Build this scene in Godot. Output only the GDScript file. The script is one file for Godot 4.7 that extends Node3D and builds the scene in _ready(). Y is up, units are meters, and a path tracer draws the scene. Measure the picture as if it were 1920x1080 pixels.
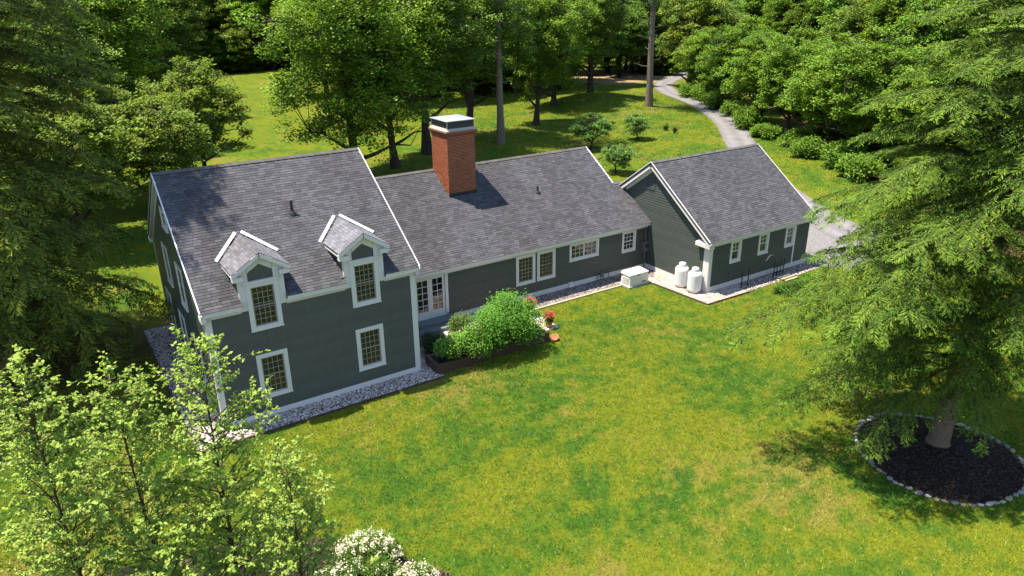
extends Node3D

# ------------------------------------------------------------------ mesh builder
class MB:
	var v := PackedVector3Array()
	var n := PackedVector3Array()
	var c := PackedColorArray()
	var ix := PackedInt32Array()
	var col := Color(1, 1, 1)
	func tri(a: Vector3, b: Vector3, d: Vector3) -> void:
		var nn := (b - a).cross(d - a).normalized()
		var k := v.size()
		v.append(a); v.append(b); v.append(d)
		n.append(nn); n.append(nn); n.append(nn)
		c.append(col); c.append(col); c.append(col)
		ix.append(k); ix.append(k + 2); ix.append(k + 1)
	func quad(a: Vector3, b: Vector3, d: Vector3, e: Vector3) -> void:
		var nn := (b - a).cross(e - a)
		if nn.length_squared() < 1e-14:
			nn = (d - b).cross(e - b)
		nn = nn.normalized()
		var k := v.size()
		v.append(a); v.append(b); v.append(d); v.append(e)
		for i in 4:
			n.append(nn); c.append(col)
		ix.append(k); ix.append(k + 2); ix.append(k + 1)
		ix.append(k); ix.append(k + 3); ix.append(k + 2)
	# eight corners: four of one face in order, then the four opposite ones
	func hexa(p: Array) -> void:
		var m := Vector3.ZERO
		for q in p:
			m += q
		m /= 8.0
		for f in [[0, 1, 2, 3], [4, 5, 6, 7], [0, 1, 5, 4], [1, 2, 6, 5], [2, 3, 7, 6], [3, 0, 4, 7]]:
			var a: Vector3 = p[f[0]]
			var b: Vector3 = p[f[1]]
			var d: Vector3 = p[f[2]]
			var e: Vector3 = p[f[3]]
			var nn := (d - a).cross(e - b)
			if nn.dot((a + b + d + e) / 4.0 - m) < 0.0:
				quad(e, d, b, a)
			else:
				quad(a, b, d, e)
	func box(x0: float, y0: float, z0: float, x1: float, y1: float, z1: float) -> void:
		hexa([Vector3(x0, y0, z0), Vector3(x1, y0, z0), Vector3(x1, y0, z1), Vector3(x0, y0, z1), Vector3(x0, y1, z0), Vector3(x1, y1, z0), Vector3(x1, y1, z1), Vector3(x0, y1, z1)])
	# a bar of rectangular section from a to b; w across, h along up
	func bar(a: Vector3, b: Vector3, w: float, h: float, up := Vector3.UP) -> void:
		var d := (b - a).normalized()
		var s := d.cross(up).normalized() * w / 2.0
		var u := s.cross(d).normalized() * h / 2.0
		hexa([a - s - u, a + s - u, a + s + u, a - s + u, b - s - u, b + s - u, b + s + u, b - s + u])
	func tube(path: PackedVector3Array, rad: PackedFloat32Array, sides: int, cap := false) -> void:
		var k0 := v.size()
		var cnt := path.size()
		for i in cnt:
			var d := (path[mini(i + 1, cnt - 1)] - path[maxi(i - 1, 0)]).normalized()
			var s := d.cross(Vector3(0.31, 0.17, 0.93)).normalized()
			if absf(d.y) < 0.7:
				s = d.cross(Vector3.UP).normalized()
			var u := s.cross(d).normalized()
			for j in sides:
				var t := TAU * j / sides
				var o := s * cos(t) + u * sin(t)
				v.append(path[i] + o * rad[i]); n.append(o); c.append(col)
		for i in cnt - 1:
			for j in sides:
				var a := k0 + i * sides + j
				var b := k0 + i * sides + (j + 1) % sides
				ix.append(a); ix.append(b); ix.append(a + sides)
				ix.append(b); ix.append(b + sides); ix.append(a + sides)
		if cap:
			for e in [0, cnt - 1]:
				for j in range(1, sides - 1):
					ix.append(k0 + e * sides); ix.append(k0 + e * sides + j); ix.append(k0 + e * sides + j + 1)
	# profile [r, y] turned round a vertical axis at o
	func lathe(o: Vector3, prof: Array, sides: int, tilt := Basis()) -> void:
		var k0 := v.size()
		for i in prof.size():
			var q0: Vector2 = prof[maxi(i - 1, 0)]
			var q1: Vector2 = prof[mini(i + 1, prof.size() - 1)]
			var dd := (q1 - q0).normalized()
			for j in sides:
				var t := TAU * j / sides
				var p: Vector2 = prof[i]
				v.append(o + tilt * Vector3(cos(t) * p.x, p.y, sin(t) * p.x))
				n.append(tilt * Vector3(cos(t) * dd.y, -dd.x, sin(t) * dd.y).normalized())
				c.append(col)
		for i in prof.size() - 1:
			for j in sides:
				var a := k0 + i * sides + j
				var b := k0 + i * sides + (j + 1) % sides
				ix.append(a); ix.append(b); ix.append(a + sides)
				ix.append(b); ix.append(b + sides); ix.append(a + sides)
	# a leaf: base p, along d (length), side s, folded; two triangles
	func leaf(p: Vector3, d: Vector3, s: Vector3, up: Vector3) -> void:
		var k := v.size()
		var m := p + d * 0.48 + up
		v.append(p); v.append(m + s); v.append(p + d); v.append(m - s)
		var nn := d.cross(s).normalized()
		if nn.y < 0.0:
			nn = -nn
		for i in 4:
			n.append(nn); c.append(col)
		ix.append(k); ix.append(k + 1); ix.append(k + 2)
		ix.append(k); ix.append(k + 2); ix.append(k + 3)
	# a needled twig: as a leaf, its new growth towards the tip lighter
	func twig(p: Vector3, d: Vector3, s: Vector3) -> void:
		var k := v.size()
		var m := p + d * 0.45
		v.append(p); v.append(m + s); v.append(p + d); v.append(m - s)
		var nn := d.cross(s).normalized()
		if nn.y < 0.0:
			nn = -nn
		for i in 4:
			n.append(nn)
		c.append(col * 0.8); c.append(col); c.append(col * Color(1.5, 1.4, 1.1)); c.append(col)
		ix.append(k); ix.append(k + 1); ix.append(k + 2)
		ix.append(k); ix.append(k + 2); ix.append(k + 3)
	func into(m: ArrayMesh, mat: Material) -> void:
		var a := []
		a.resize(Mesh.ARRAY_MAX)
		a[Mesh.ARRAY_VERTEX] = v
		a[Mesh.ARRAY_NORMAL] = n
		a[Mesh.ARRAY_COLOR] = c
		a[Mesh.ARRAY_INDEX] = ix
		m.add_surface_from_arrays(Mesh.PRIMITIVE_TRIANGLES, a)
		m.surface_set_material(m.get_surface_count() - 1, mat)
	func mesh(mat: Material) -> ArrayMesh:
		var m := ArrayMesh.new()
		into(m, mat)
		return m

var M := {}
var taken := {}

func put(called: String, m: Mesh, parent: Node3D) -> MeshInstance3D:
	var o := MeshInstance3D.new()
	o.name = called
	o.mesh = m
	parent.add_child(o, true)
	return o

func part(called: String, b: MB, mat: Material, parent: Node3D) -> MeshInstance3D:
	return put(called, b.mesh(mat), parent)

func numbered(called: String) -> String:
	var k: int = taken.get(called, -1) + 1
	taken[called] = k
	return called if k == 0 else "%s_%03d" % [called, k]

func tag(o: Node, label: String, category := "", group := "", kind := "") -> void:
	if label: o.set_meta("label", label)
	if category: o.set_meta("category", category)
	if group: o.set_meta("group", group)
	if kind: o.set_meta("kind", kind)

func thing(called: String, at: Vector3, label: String, category: String, group := "", turn := 0.0) -> Node3D:
	var o := Node3D.new()
	o.name = numbered(called)
	add_child(o)
	o.position = at
	o.rotation.y = turn
	tag(o, label, category, group)
	return o

func copy_of(src: Node3D, at: Vector3, turn: float, scale3: Vector3, label: String, group := "") -> Node3D:
	var o: Node3D = src.duplicate()
	o.name = numbered(str(src.get_meta("base_name")))
	add_child(o)
	o.position = at
	o.rotation = Vector3(0, turn, 0)
	o.scale = scale3
	o.set_meta("label", label)
	if group: o.set_meta("group", group)
	return o

func many(called: String, m: Mesh, xf: Array, cols: PackedColorArray, parent: Node3D) -> MultiMeshInstance3D:
	var mm := MultiMesh.new()
	mm.transform_format = MultiMesh.TRANSFORM_3D
	mm.use_colors = true
	mm.mesh = m
	mm.instance_count = xf.size()
	for i in xf.size():
		mm.set_instance_transform(i, xf[i])
		mm.set_instance_color(i, cols[i])
	var o := MultiMeshInstance3D.new()
	o.name = called
	o.multimesh = mm
	parent.add_child(o, true)
	return o

# ------------------------------------------------------------------ materials
func noise_tex(freq: float, lo: float, hi: float, size := 512, seed_ := 1, as_normal := false, octaves := 4) -> NoiseTexture2D:
	var f := FastNoiseLite.new()
	f.seed = seed_
	f.frequency = freq
	f.noise_type = FastNoiseLite.TYPE_SIMPLEX_SMOOTH
	f.fractal_octaves = octaves
	var t := NoiseTexture2D.new()
	t.width = size
	t.height = size
	t.seamless = true
	t.noise = f
	if as_normal:
		t.as_normal_map = true
		t.bump_strength = hi
	else:
		var g := Gradient.new()
		g.set_color(0, Color(lo, lo, lo).linear_to_srgb())
		g.set_color(1, Color(hi, hi, hi).linear_to_srgb())
		t.color_ramp = g
	return t

func mat(called: String, lin: Color, rough: float, spec := 0.5) -> StandardMaterial3D:
	var m := StandardMaterial3D.new()
	m.resource_name = called
	m.albedo_color = lin.linear_to_srgb()
	m.roughness = rough
	m.metallic_specular = spec
	M[called] = m
	return m

func vmat(called: String, rough: float, spec := 0.5) -> StandardMaterial3D:
	var m := mat(called, Color(1, 1, 1), rough, spec)
	m.vertex_color_use_as_albedo = true
	return m

func grained(m: StandardMaterial3D, tex: Texture2D, scale_: float) -> void:
	m.albedo_texture = tex
	m.uv1_triplanar = true
	m.uv1_world_triplanar = true
	m.uv1_scale = Vector3.ONE * scale_

func make_materials() -> void:
	var fine := noise_tex(0.06, 0.62, 1.0, 512, 3)
	var soft := noise_tex(0.012, 0.78, 1.0, 512, 5)
	var speck := noise_tex(0.2, 0.4, 1.0, 512, 8, false, 2)
	var m := mat("siding", Color(0.058, 0.072, 0.062), 0.5)
	grained(m, soft, 0.5)
	for k in 5:
		m = mat("siding_%d" % k, Color(0.058, 0.072, 0.062) * [1.0, 0.94, 1.05, 0.97, 1.07][k], 0.5)
		grained(m, soft, 0.5)
	m = mat("trim", Color(0.6, 0.6, 0.57), 0.5)
	grained(m, noise_tex(0.02, 0.88, 1.0, 512, 6), 1.5)
	mat("sheathing", Color(0.12, 0.11, 0.1), 0.9)
	mat("plaster", Color(0.5, 0.48, 0.44), 0.9)
	mat("floor_boards", Color(0.06, 0.04, 0.027), 0.5)
	m = vmat("shingle", 0.92, 0.3)
	grained(m, speck, 1.7)
	m = mat("roof_deck", Color(0.05, 0.05, 0.055), 0.95)
	m = vmat("brick", 0.9, 0.3)
	grained(m, fine, 9.0)
	m = mat("mortar", Color(0.48, 0.39, 0.31), 0.95)
	m = mat("crown_stone", Color(0.42, 0.36, 0.31), 0.9)
	grained(m, fine, 2.0)
	m = mat("sheet_metal", Color(0.62, 0.63, 0.65), 0.35)
	m.metallic = 0.8
	mat("flashing", Color(0.015, 0.015, 0.017), 0.6)
	mat("white_flashing", Color(0.56, 0.56, 0.56), 0.45)
	mat("black_metal", Color(0.012, 0.012, 0.013), 0.45)
	mat("mesh_screen", Color(0.03, 0.035, 0.04), 0.5)
	m = mat("glass", Color(0.02, 0.022, 0.022), 0.03)
	m.albedo_color.a = 0.3
	m.transparency = BaseMaterial3D.TRANSPARENCY_ALPHA
	m = mat("dark_glass", Color(0.012, 0.014, 0.015), 0.04)
	mat("muntin_wood", Color(0.22, 0.2, 0.175), 0.6)
	mat("curtain", Color(0.7, 0.68, 0.64), 0.9)
	m = mat("tank_paint", Color(0.64, 0.64, 0.63), 0.35)
	m = mat("cabinet_paint", Color(0.56, 0.55, 0.5), 0.45)
	mat("grey_metal", Color(0.09, 0.1, 0.095), 0.5)
	m = mat("concrete", Color(0.36, 0.33, 0.3), 0.9)
	grained(m, fine, 1.0)
	m = mat("bluestone", Color(0.13, 0.16, 0.17), 0.8)
	grained(m, fine, 1.2)
	m = vmat("flagstone", 0.9)
	grained(m, fine, 1.1)
	m = mat("timber", Color(0.075, 0.042, 0.026), 0.85)
	grained(m, fine, 1.4)
	m = mat("pale_timber", Color(0.5, 0.42, 0.28), 0.85)
	grained(m, fine, 1.4)
	m = mat("terracotta", Color(0.42, 0.14, 0.055), 0.8)
	grained(m, fine, 2.0)
	m = vmat("stone", 0.9)
	grained(m, fine, 2.5)
	vmat("pebble", 0.85)
	m = vmat("mulch", 0.95, 0.3)
	m = mat("soil", Color(0.02, 0.014, 0.01), 0.95, 0.3)
	grained(m, speck, 1.5)
	m = mat("gravel_bed", Color(0.16, 0.14, 0.13), 0.95)
	grained(m, speck, 1.0)
	m = mat("pink_gravel_bed", Color(0.42, 0.34, 0.29), 0.95)
	grained(m, speck, 1.0)
	m = vmat("driveway", 0.92)
	grained(m, noise_tex(0.03, 0.5, 1.0, 1024, 23, false, 5), 0.12)
	m = vmat("ground", 0.95, 0.2)
	grained(m, noise_tex(0.11, 0.55, 1.0, 1024, 11, false, 3), 0.16)
	m = vmat("grass_blade", 0.75, 0.3)
	m.backlight_enabled = true
	m.backlight = Color(0.25, 0.35, 0.05)
	m = vmat("bark", 0.95, 0.2)
	grained(m, noise_tex(0.05, 0.4, 1.0, 512, 17), 0.6)
	for nm in ["leaf", "needle", "birch_leaf"]:
		m = vmat(nm, 0.6 if nm != "needle" else 0.8, 0.28)
		m.backlight_enabled = true
		m.backlight = {"leaf": Color(0.62, 0.7, 0.25), "needle": Color(0.24, 0.3, 0.1), "birch_leaf": Color(0.7, 0.8, 0.32)}[nm].linear_to_srgb()
	vmat("petal", 0.8)

# ------------------------------------------------------------------ ground
var nz1 := FastNoiseLite.new()
var nz2 := FastNoiseLite.new()
var nz3 := FastNoiseLite.new()

func into_wood(x: float, z: float) -> float:   # metres past the wood edge on the far side of the drive
	return (x - 45.0) * 0.783 + (z + 6.0) * 0.623 - 5.0 + 2.0 * nz1.get_noise_2d(x * 0.5 + 90.0, z * 0.5)

func gh(x: float, z: float) -> float:
	var h := 0.0
	var s := (x - 45.0) * 0.783 + (z + 6.0) * 0.623 - 8.0
	if s > 0.0:
		h += minf(0.2 * s, 14.0)
	var r := Vector2(x - 64.0, z + 56.0).length_squared()
	h += 1.5 * exp(-r / 50.0)
	if z < -150.0:
		h += minf(-(z + 150.0) * 0.12, 18.0)
	return h

func lawn_col(x: float, z: float) -> Color:
	var a := nz1.get_noise_2d(x, z)            # broad patches
	var b := nz2.get_noise_2d(x * 1.0, z * 1.35)       # half-metre patches
	var d := nz3.get_noise_2d(x, z)            # dry spots
	var e := nz2.get_noise_2d(x * 3.1 + 50.0, z * 3.1)
	var green := Color(0.072, 0.136, 0.012)
	var lush := Color(0.046, 0.108, 0.011)
	var yellow := Color(0.142, 0.170, 0.013)
	var straw := Color(0.21, 0.175, 0.045)
	var t := clampf(0.6 + 0.75 * a + 0.7 * b + 0.45 * e, 0.0, 1.0)
	for q in [Vector3(8.8, 10.0, 1.1), Vector3(7.6, 11.2, 0.9), Vector3(10.4, 11.9, 0.9), Vector3(11.8, 11.4, 0.7), Vector3(16.6, 15.6, 1.4)]:
		t -= 0.75 * smoothstep(q.z, q.z * 0.3, Vector2(x - q.x, z - q.y).length() + 0.5 * b + 0.3 * e)
	var c := green.lerp(yellow, smoothstep(0.25, 0.9, t))
	c = c.lerp(lush, smoothstep(0.3, 0.0, t) * 0.85)
	c = c.lerp(straw, smoothstep(0.22, 0.7, d + 0.45 * b + 0.3 * e + 0.15 * a) * 0.6)
	return c

func floor_col(x: float, z: float) -> Color:
	var w := into_wood(x, z)
	var c := lawn_col(x, z)
	if z < -55.0 and w < 0.0:
		c = c.lerp(Color(0.14, 0.18, 0.012), 0.4)
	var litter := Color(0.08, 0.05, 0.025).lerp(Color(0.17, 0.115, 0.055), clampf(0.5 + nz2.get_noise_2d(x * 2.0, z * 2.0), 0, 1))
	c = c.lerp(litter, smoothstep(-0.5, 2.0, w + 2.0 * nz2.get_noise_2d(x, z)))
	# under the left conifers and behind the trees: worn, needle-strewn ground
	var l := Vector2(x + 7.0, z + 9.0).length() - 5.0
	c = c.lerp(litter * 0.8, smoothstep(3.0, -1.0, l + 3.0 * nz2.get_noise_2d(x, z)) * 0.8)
	# sandy bank beyond the drive
	var s := Vector2((x - 90.0) * 0.7, z + 82.0).length()
	c = c.lerp(Color(0.36, 0.27, 0.16), smoothstep(14.0, 6.0, s + 6.0 * nz2.get_noise_2d(x, z)))
	return c

func make_ground() -> void:
	var xs := []
	var zs := []
	for a in [[-900, -300, 150.0], [-300, -80, 20.0], [-80, -14, 2.0], [-14, 44, 0.25], [44, 100, 1.0], [100, 300, 10.0], [300, 901, 150.0]]:
		var x: float = a[0]
		while x < a[1] - 0.001:
			xs.append(x)
			x += a[2]
	for a in [[-900, -300, 150.0], [-300, -170, 10.0], [-170, -60, 2.0], [-60, -6, 0.75], [-6, 25, 0.25], [25, 65, 4.0], [65, 900, 120.0]]:
		var z: float = a[0]
		while z < a[1] - 0.001:
			zs.append(z)
			z += a[2]
	var b := MB.new()
	for z in zs:
		for x in xs:
			var y := gh(x, z)
			b.v.append(Vector3(x, y, z))
			b.n.append(Vector3(gh(x - 0.5, z) - gh(x + 0.5, z), 1.0, gh(x, z - 0.5) - gh(x, z + 0.5)).normalized())
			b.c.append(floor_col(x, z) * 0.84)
	var w := xs.size()
	for j in zs.size() - 1:
		for i in w - 1:
			var k := j * w + i
			b.ix.append(k); b.ix.append(k + 1); b.ix.append(k + w)
			b.ix.append(k + 1); b.ix.append(k + w + 1); b.ix.append(k + w)
	tag(part("ground", b, M.ground, self), "green and straw-yellow patchy lawn running back to the woods", "", "", "structure")

const DRIVE := [Vector2(118, -84), Vector2(103, -77), Vector2(90, -69.5), Vector2(81.5, -60.0), Vector2(75.2, -47.8), Vector2(67.3, -36.0), Vector2(59.3, -27.2), Vector2(51.2, -18.6), Vector2(45.0, -11.0), Vector2(41.0, -4.5), Vector2(38.5, 1.0), Vector2(36.5, 6.0)]
var drive_path := PackedVector2Array()

func make_drive() -> void:
	var cv := Curve2D.new()
	for i in DRIVE.size():
		var t: Vector2 = (DRIVE[mini(i + 1, DRIVE.size() - 1)] - DRIVE[maxi(i - 1, 0)]) / 6.0
		cv.add_point(DRIVE[i], -t, t)
	var b := MB.new()
	var len := cv.get_baked_length()
	var q := int(len / 0.7)
	for i in q + 1:
		drive_path.append(cv.sample_baked(len * i / q))
	for i in q + 1:
		var p := drive_path[i]
		var d := (drive_path[mini(i + 1, q)] - drive_path[maxi(i - 1, 0)]).normalized()
		var s := Vector2(-d.y, d.x)
		var wd := 1.6 + 0.12 * nz2.get_noise_2d(p.x, p.y)
		for k in 5:
			var e := p + s * (wd * (k - 2) / 2.0 + (0.1 * nz2.get_noise_2d(p.x * 3.0, p.y * 3.0 + k) if k in [0, 4] else 0.0))
			b.v.append(Vector3(e.x, gh(e.x, e.y) + 0.03 + (0.02 if k == 2 else 0.0), e.y))
			b.n.append(Vector3.UP)
			b.c.append(Color(0.19, 0.182, 0.19) * ([0.78, 1.14, 0.86, 1.14, 0.78][k] + 0.25 * nz2.get_noise_2d(e.x * 0.7, e.y * 0.7)))
	for i in q:
		for k in 4:
			var a := i * 5 + k
			b.ix.append(a); b.ix.append(a + 5); b.ix.append(a + 1)
			b.ix.append(a + 1); b.ix.append(a + 5); b.ix.append(a + 6)
	tag(part("driveway", b, M.driveway, self), "narrow pale grey driveway curving away past the garage", "", "", "structure")
	b = MB.new()
	var pts := PackedVector2Array([Vector2(32.3, -9), Vector2(37.5, -10.5), Vector2(42.0, -6.0), Vector2(41.5, 0.5), Vector2(38.5, 4.5), Vector2(34.0, 4.2), Vector2(32.3, 1.5)])
	b.col = Color(0.19, 0.182, 0.19)
	flat(b, pts, 0.022)
	tag(part("parking_apron", b, M.driveway, self), "pale grey parking area at the far end of the garage", "", "", "structure")

func flat(b: MB, pts: PackedVector2Array, y: float) -> void:
	var t := Geometry2D.triangulate_polygon(pts)
	for i in t.size() / 3:
		var q := [pts[t[i * 3]], pts[t[i * 3 + 1]], pts[t[i * 3 + 2]]]
		var e: Vector2 = q[1] - q[0]
		var f: Vector2 = q[2] - q[0]
		if e.cross(f) > 0.0:
			q = [q[0], q[2], q[1]]
		b.tri(Vector3(q[0].x, y, q[0].y), Vector3(q[1].x, y, q[1].y), Vector3(q[2].x, y, q[2].y))

const RING := Vector2(19.75, 15.32)
const RING_R := 2.48
var bed_front := PackedVector2Array([Vector2(-9, 5.0), Vector2(-4, 5.6), Vector2(-1.2, 6.3), Vector2(0.9, 7.5), Vector2(2.2, 9.0), Vector2(3.4, 10.9), Vector2(4.1, 12.8), Vector2(4.2, 18), Vector2(-9, 18)])
var strip_wing := PackedVector2Array([Vector2(-1.15, -10.8), Vector2(0, -10.8), Vector2(0, 0), Vector2(8.5, 0), Vector2(8.5, 1.04), Vector2(-1.15, 1.04)])
var strip_mid := PackedVector2Array([Vector2(14.0, -3.77), Vector2(24.1, -3.77), Vector2(24.1, -3.0), Vector2(23.6, -2.44), Vector2(14.0, -2.44)])
var apron := PackedVector2Array([Vector2(24.1, -3.0), Vector2(24.1, 0.87), Vector2(26.6, 0.87), Vector2(26.0, 2.02), Vector2(23.05, 1.95), Vector2(22.75, -2.44), Vector2(23.6, -2.44)])
var strip_garage := PackedVector2Array([Vector2(26.6, 0.87), Vector2(32.2, 0.87), Vector2(32.2, 1.9), Vector2(26.0, 2.02)])
var patio := PackedVector2Array([Vector2(7.95, -3.77), Vector2(14.0, -3.77), Vector2(14.0, -2.44), Vector2(15.3, -2.44), Vector2(15.3, -0.1), Vector2(14.1, -0.1), Vector2(8.4, -0.1), Vector2(7.95, 0.0)])

func bare(p: Vector2) -> bool:   # no grass here
	if p.x > -0.2 and p.x < 8.1 and p.y < 0.05: return true
	if p.x > 7.9 and p.x < 24.2 and p.y < -3.7: return true
	if p.x > 24.0 and p.x < 32.4 and p.y < 0.9: return true
	if p.distance_to(RING) < RING_R + 0.05: return true
	for q in [strip_wing, strip_mid, apron, strip_garage, patio, bed_front]:
		if Geometry2D.is_point_in_polygon(p, q): return true
	if p.x > 8.3 and p.x < 14.1 and p.y > -0.3 and p.y < 0.8: return true
	return false

func make_grass(rng: RandomNumberGenerator) -> void:
	var b := MB.new()
	for i in 9:
		var a := rng.randf() * TAU
		var r := rng.randf() * 0.05
		var p := Vector3(cos(a) * r, -0.01, sin(a) * r)
		var t := Vector3(rng.randfn() * 0.028, rng.randf_range(0.04, 0.075), rng.randfn() * 0.028)
		var s := Vector3(cos(a + 1.7), 0, sin(a + 1.7)) * 0.008
		b.col = Color(1, 1, 1) * rng.randf_range(0.8, 1.2)
		b.tri(p - s, p + s, p + t)
	var m := b.mesh(M.grass_blade)
	var xf := []
	var cols := PackedColorArray()
	for i in 380000:
		var p := Vector2(rng.randf_range(-10.0, 40.0), rng.randf_range(-8.0, 21.0))
		var far := Vector2(p.x - CAM.x, p.y - CAM.z).length()
		if rng.randf() > smoothstep(50.0, 24.0, far) + 0.04: continue
		if far < 12.0 or bare(p): continue
		var s := rng.randf_range(0.65, 1.3)
		xf.append(Transform3D(Basis(Vector3.UP, rng.randf() * TAU).scaled(Vector3(s * 1.2, s * 0.8, s * 1.2)), Vector3(p.x, 0, p.y)))
		var c := lawn_col(p.x, p.y) * rng.randf_range(0.95, 1.75)
		if rng.randf() < 0.04: c = c.lerp(Color(0.4, 0.4, 0.14), 0.6)
		cols.append(c)
	for i in 90000:
		var p := Vector2(rng.randf_range(-6.0, 78.0), rng.randf_range(-75.0, 8.0))
		var far := Vector2(p.x - CAM.x, p.y - CAM.z).length()
		if far < 38.0 or bare(p) or into_wood(p.x, p.y) > -0.5: continue
		var on_drive := p.x > 32.0 and p.x < 42.5 and p.y > -11.0
		for q in drive_path:
			if q.distance_squared_to(p) < 3.4:
				on_drive = true
				break
		if on_drive: continue
		var s := rng.randf_range(1.6, 3.4)
		xf.append(Transform3D(Basis(Vector3.UP, rng.randf() * TAU).scaled(Vector3(s * 1.4, s * 0.5, s * 1.4)), Vector3(p.x, gh(p.x, p.y), p.y)))
		cols.append(floor_col(p.x, p.y) * rng.randf_range(0.85, 1.7))
	tag(many("grass", m, xf, cols, self), "short mown grass of the lawn in front of the house", "grass", "", "stuff")

func pebble_mesh(rng: RandomNumberGenerator) -> ArrayMesh:
	var b := MB.new()
	var prof := []
	for i in 4:
		var t := -PI / 2 + PI * i / 3.0
		prof.append(Vector2(maxf(cos(t), 0.05), sin(t) * 0.6 + 0.25))
	b.lathe(Vector3.ZERO, prof, 6)
	for i in b.v.size():
		b.v[i] *= rng.randf_range(0.8, 1.2)
	return b.mesh(M.pebble)

func scatter(called: String, poly: PackedVector2Array, per_m2: float, size: float, tones: Array, y: float, rng: RandomNumberGenerator, m: Mesh, label: String) -> void:
	var lo := poly[0]
	var hi := poly[0]
	for p in poly:
		lo = lo.min(p)
		hi = hi.max(p)
	var xf := []
	var cols := PackedColorArray()
	for i in int((hi.x - lo.x) * (hi.y - lo.y) * per_m2):
		var p := Vector2(rng.randf_range(lo.x, hi.x), rng.randf_range(lo.y, hi.y))
		if not Geometry2D.is_point_in_polygon(p, poly): continue
		var s := size * rng.randf_range(0.6, 1.5)
		xf.append(Transform3D(Basis.from_euler(Vector3(rng.randfn() * 0.3, rng.randf() * TAU, rng.randfn() * 0.3)).scaled(Vector3(s, s * rng.randf_range(0.5, 1.0), s)), Vector3(p.x, y, p.y)))
		var t: Color = tones[rng.randi() % tones.size()]
		cols.append(t * rng.randf_range(0.75, 1.25))
	tag(many(numbered(called), m, xf, cols, self), label, "gravel" if called == "gravel" else "mulch", "", "stuff")

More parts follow.
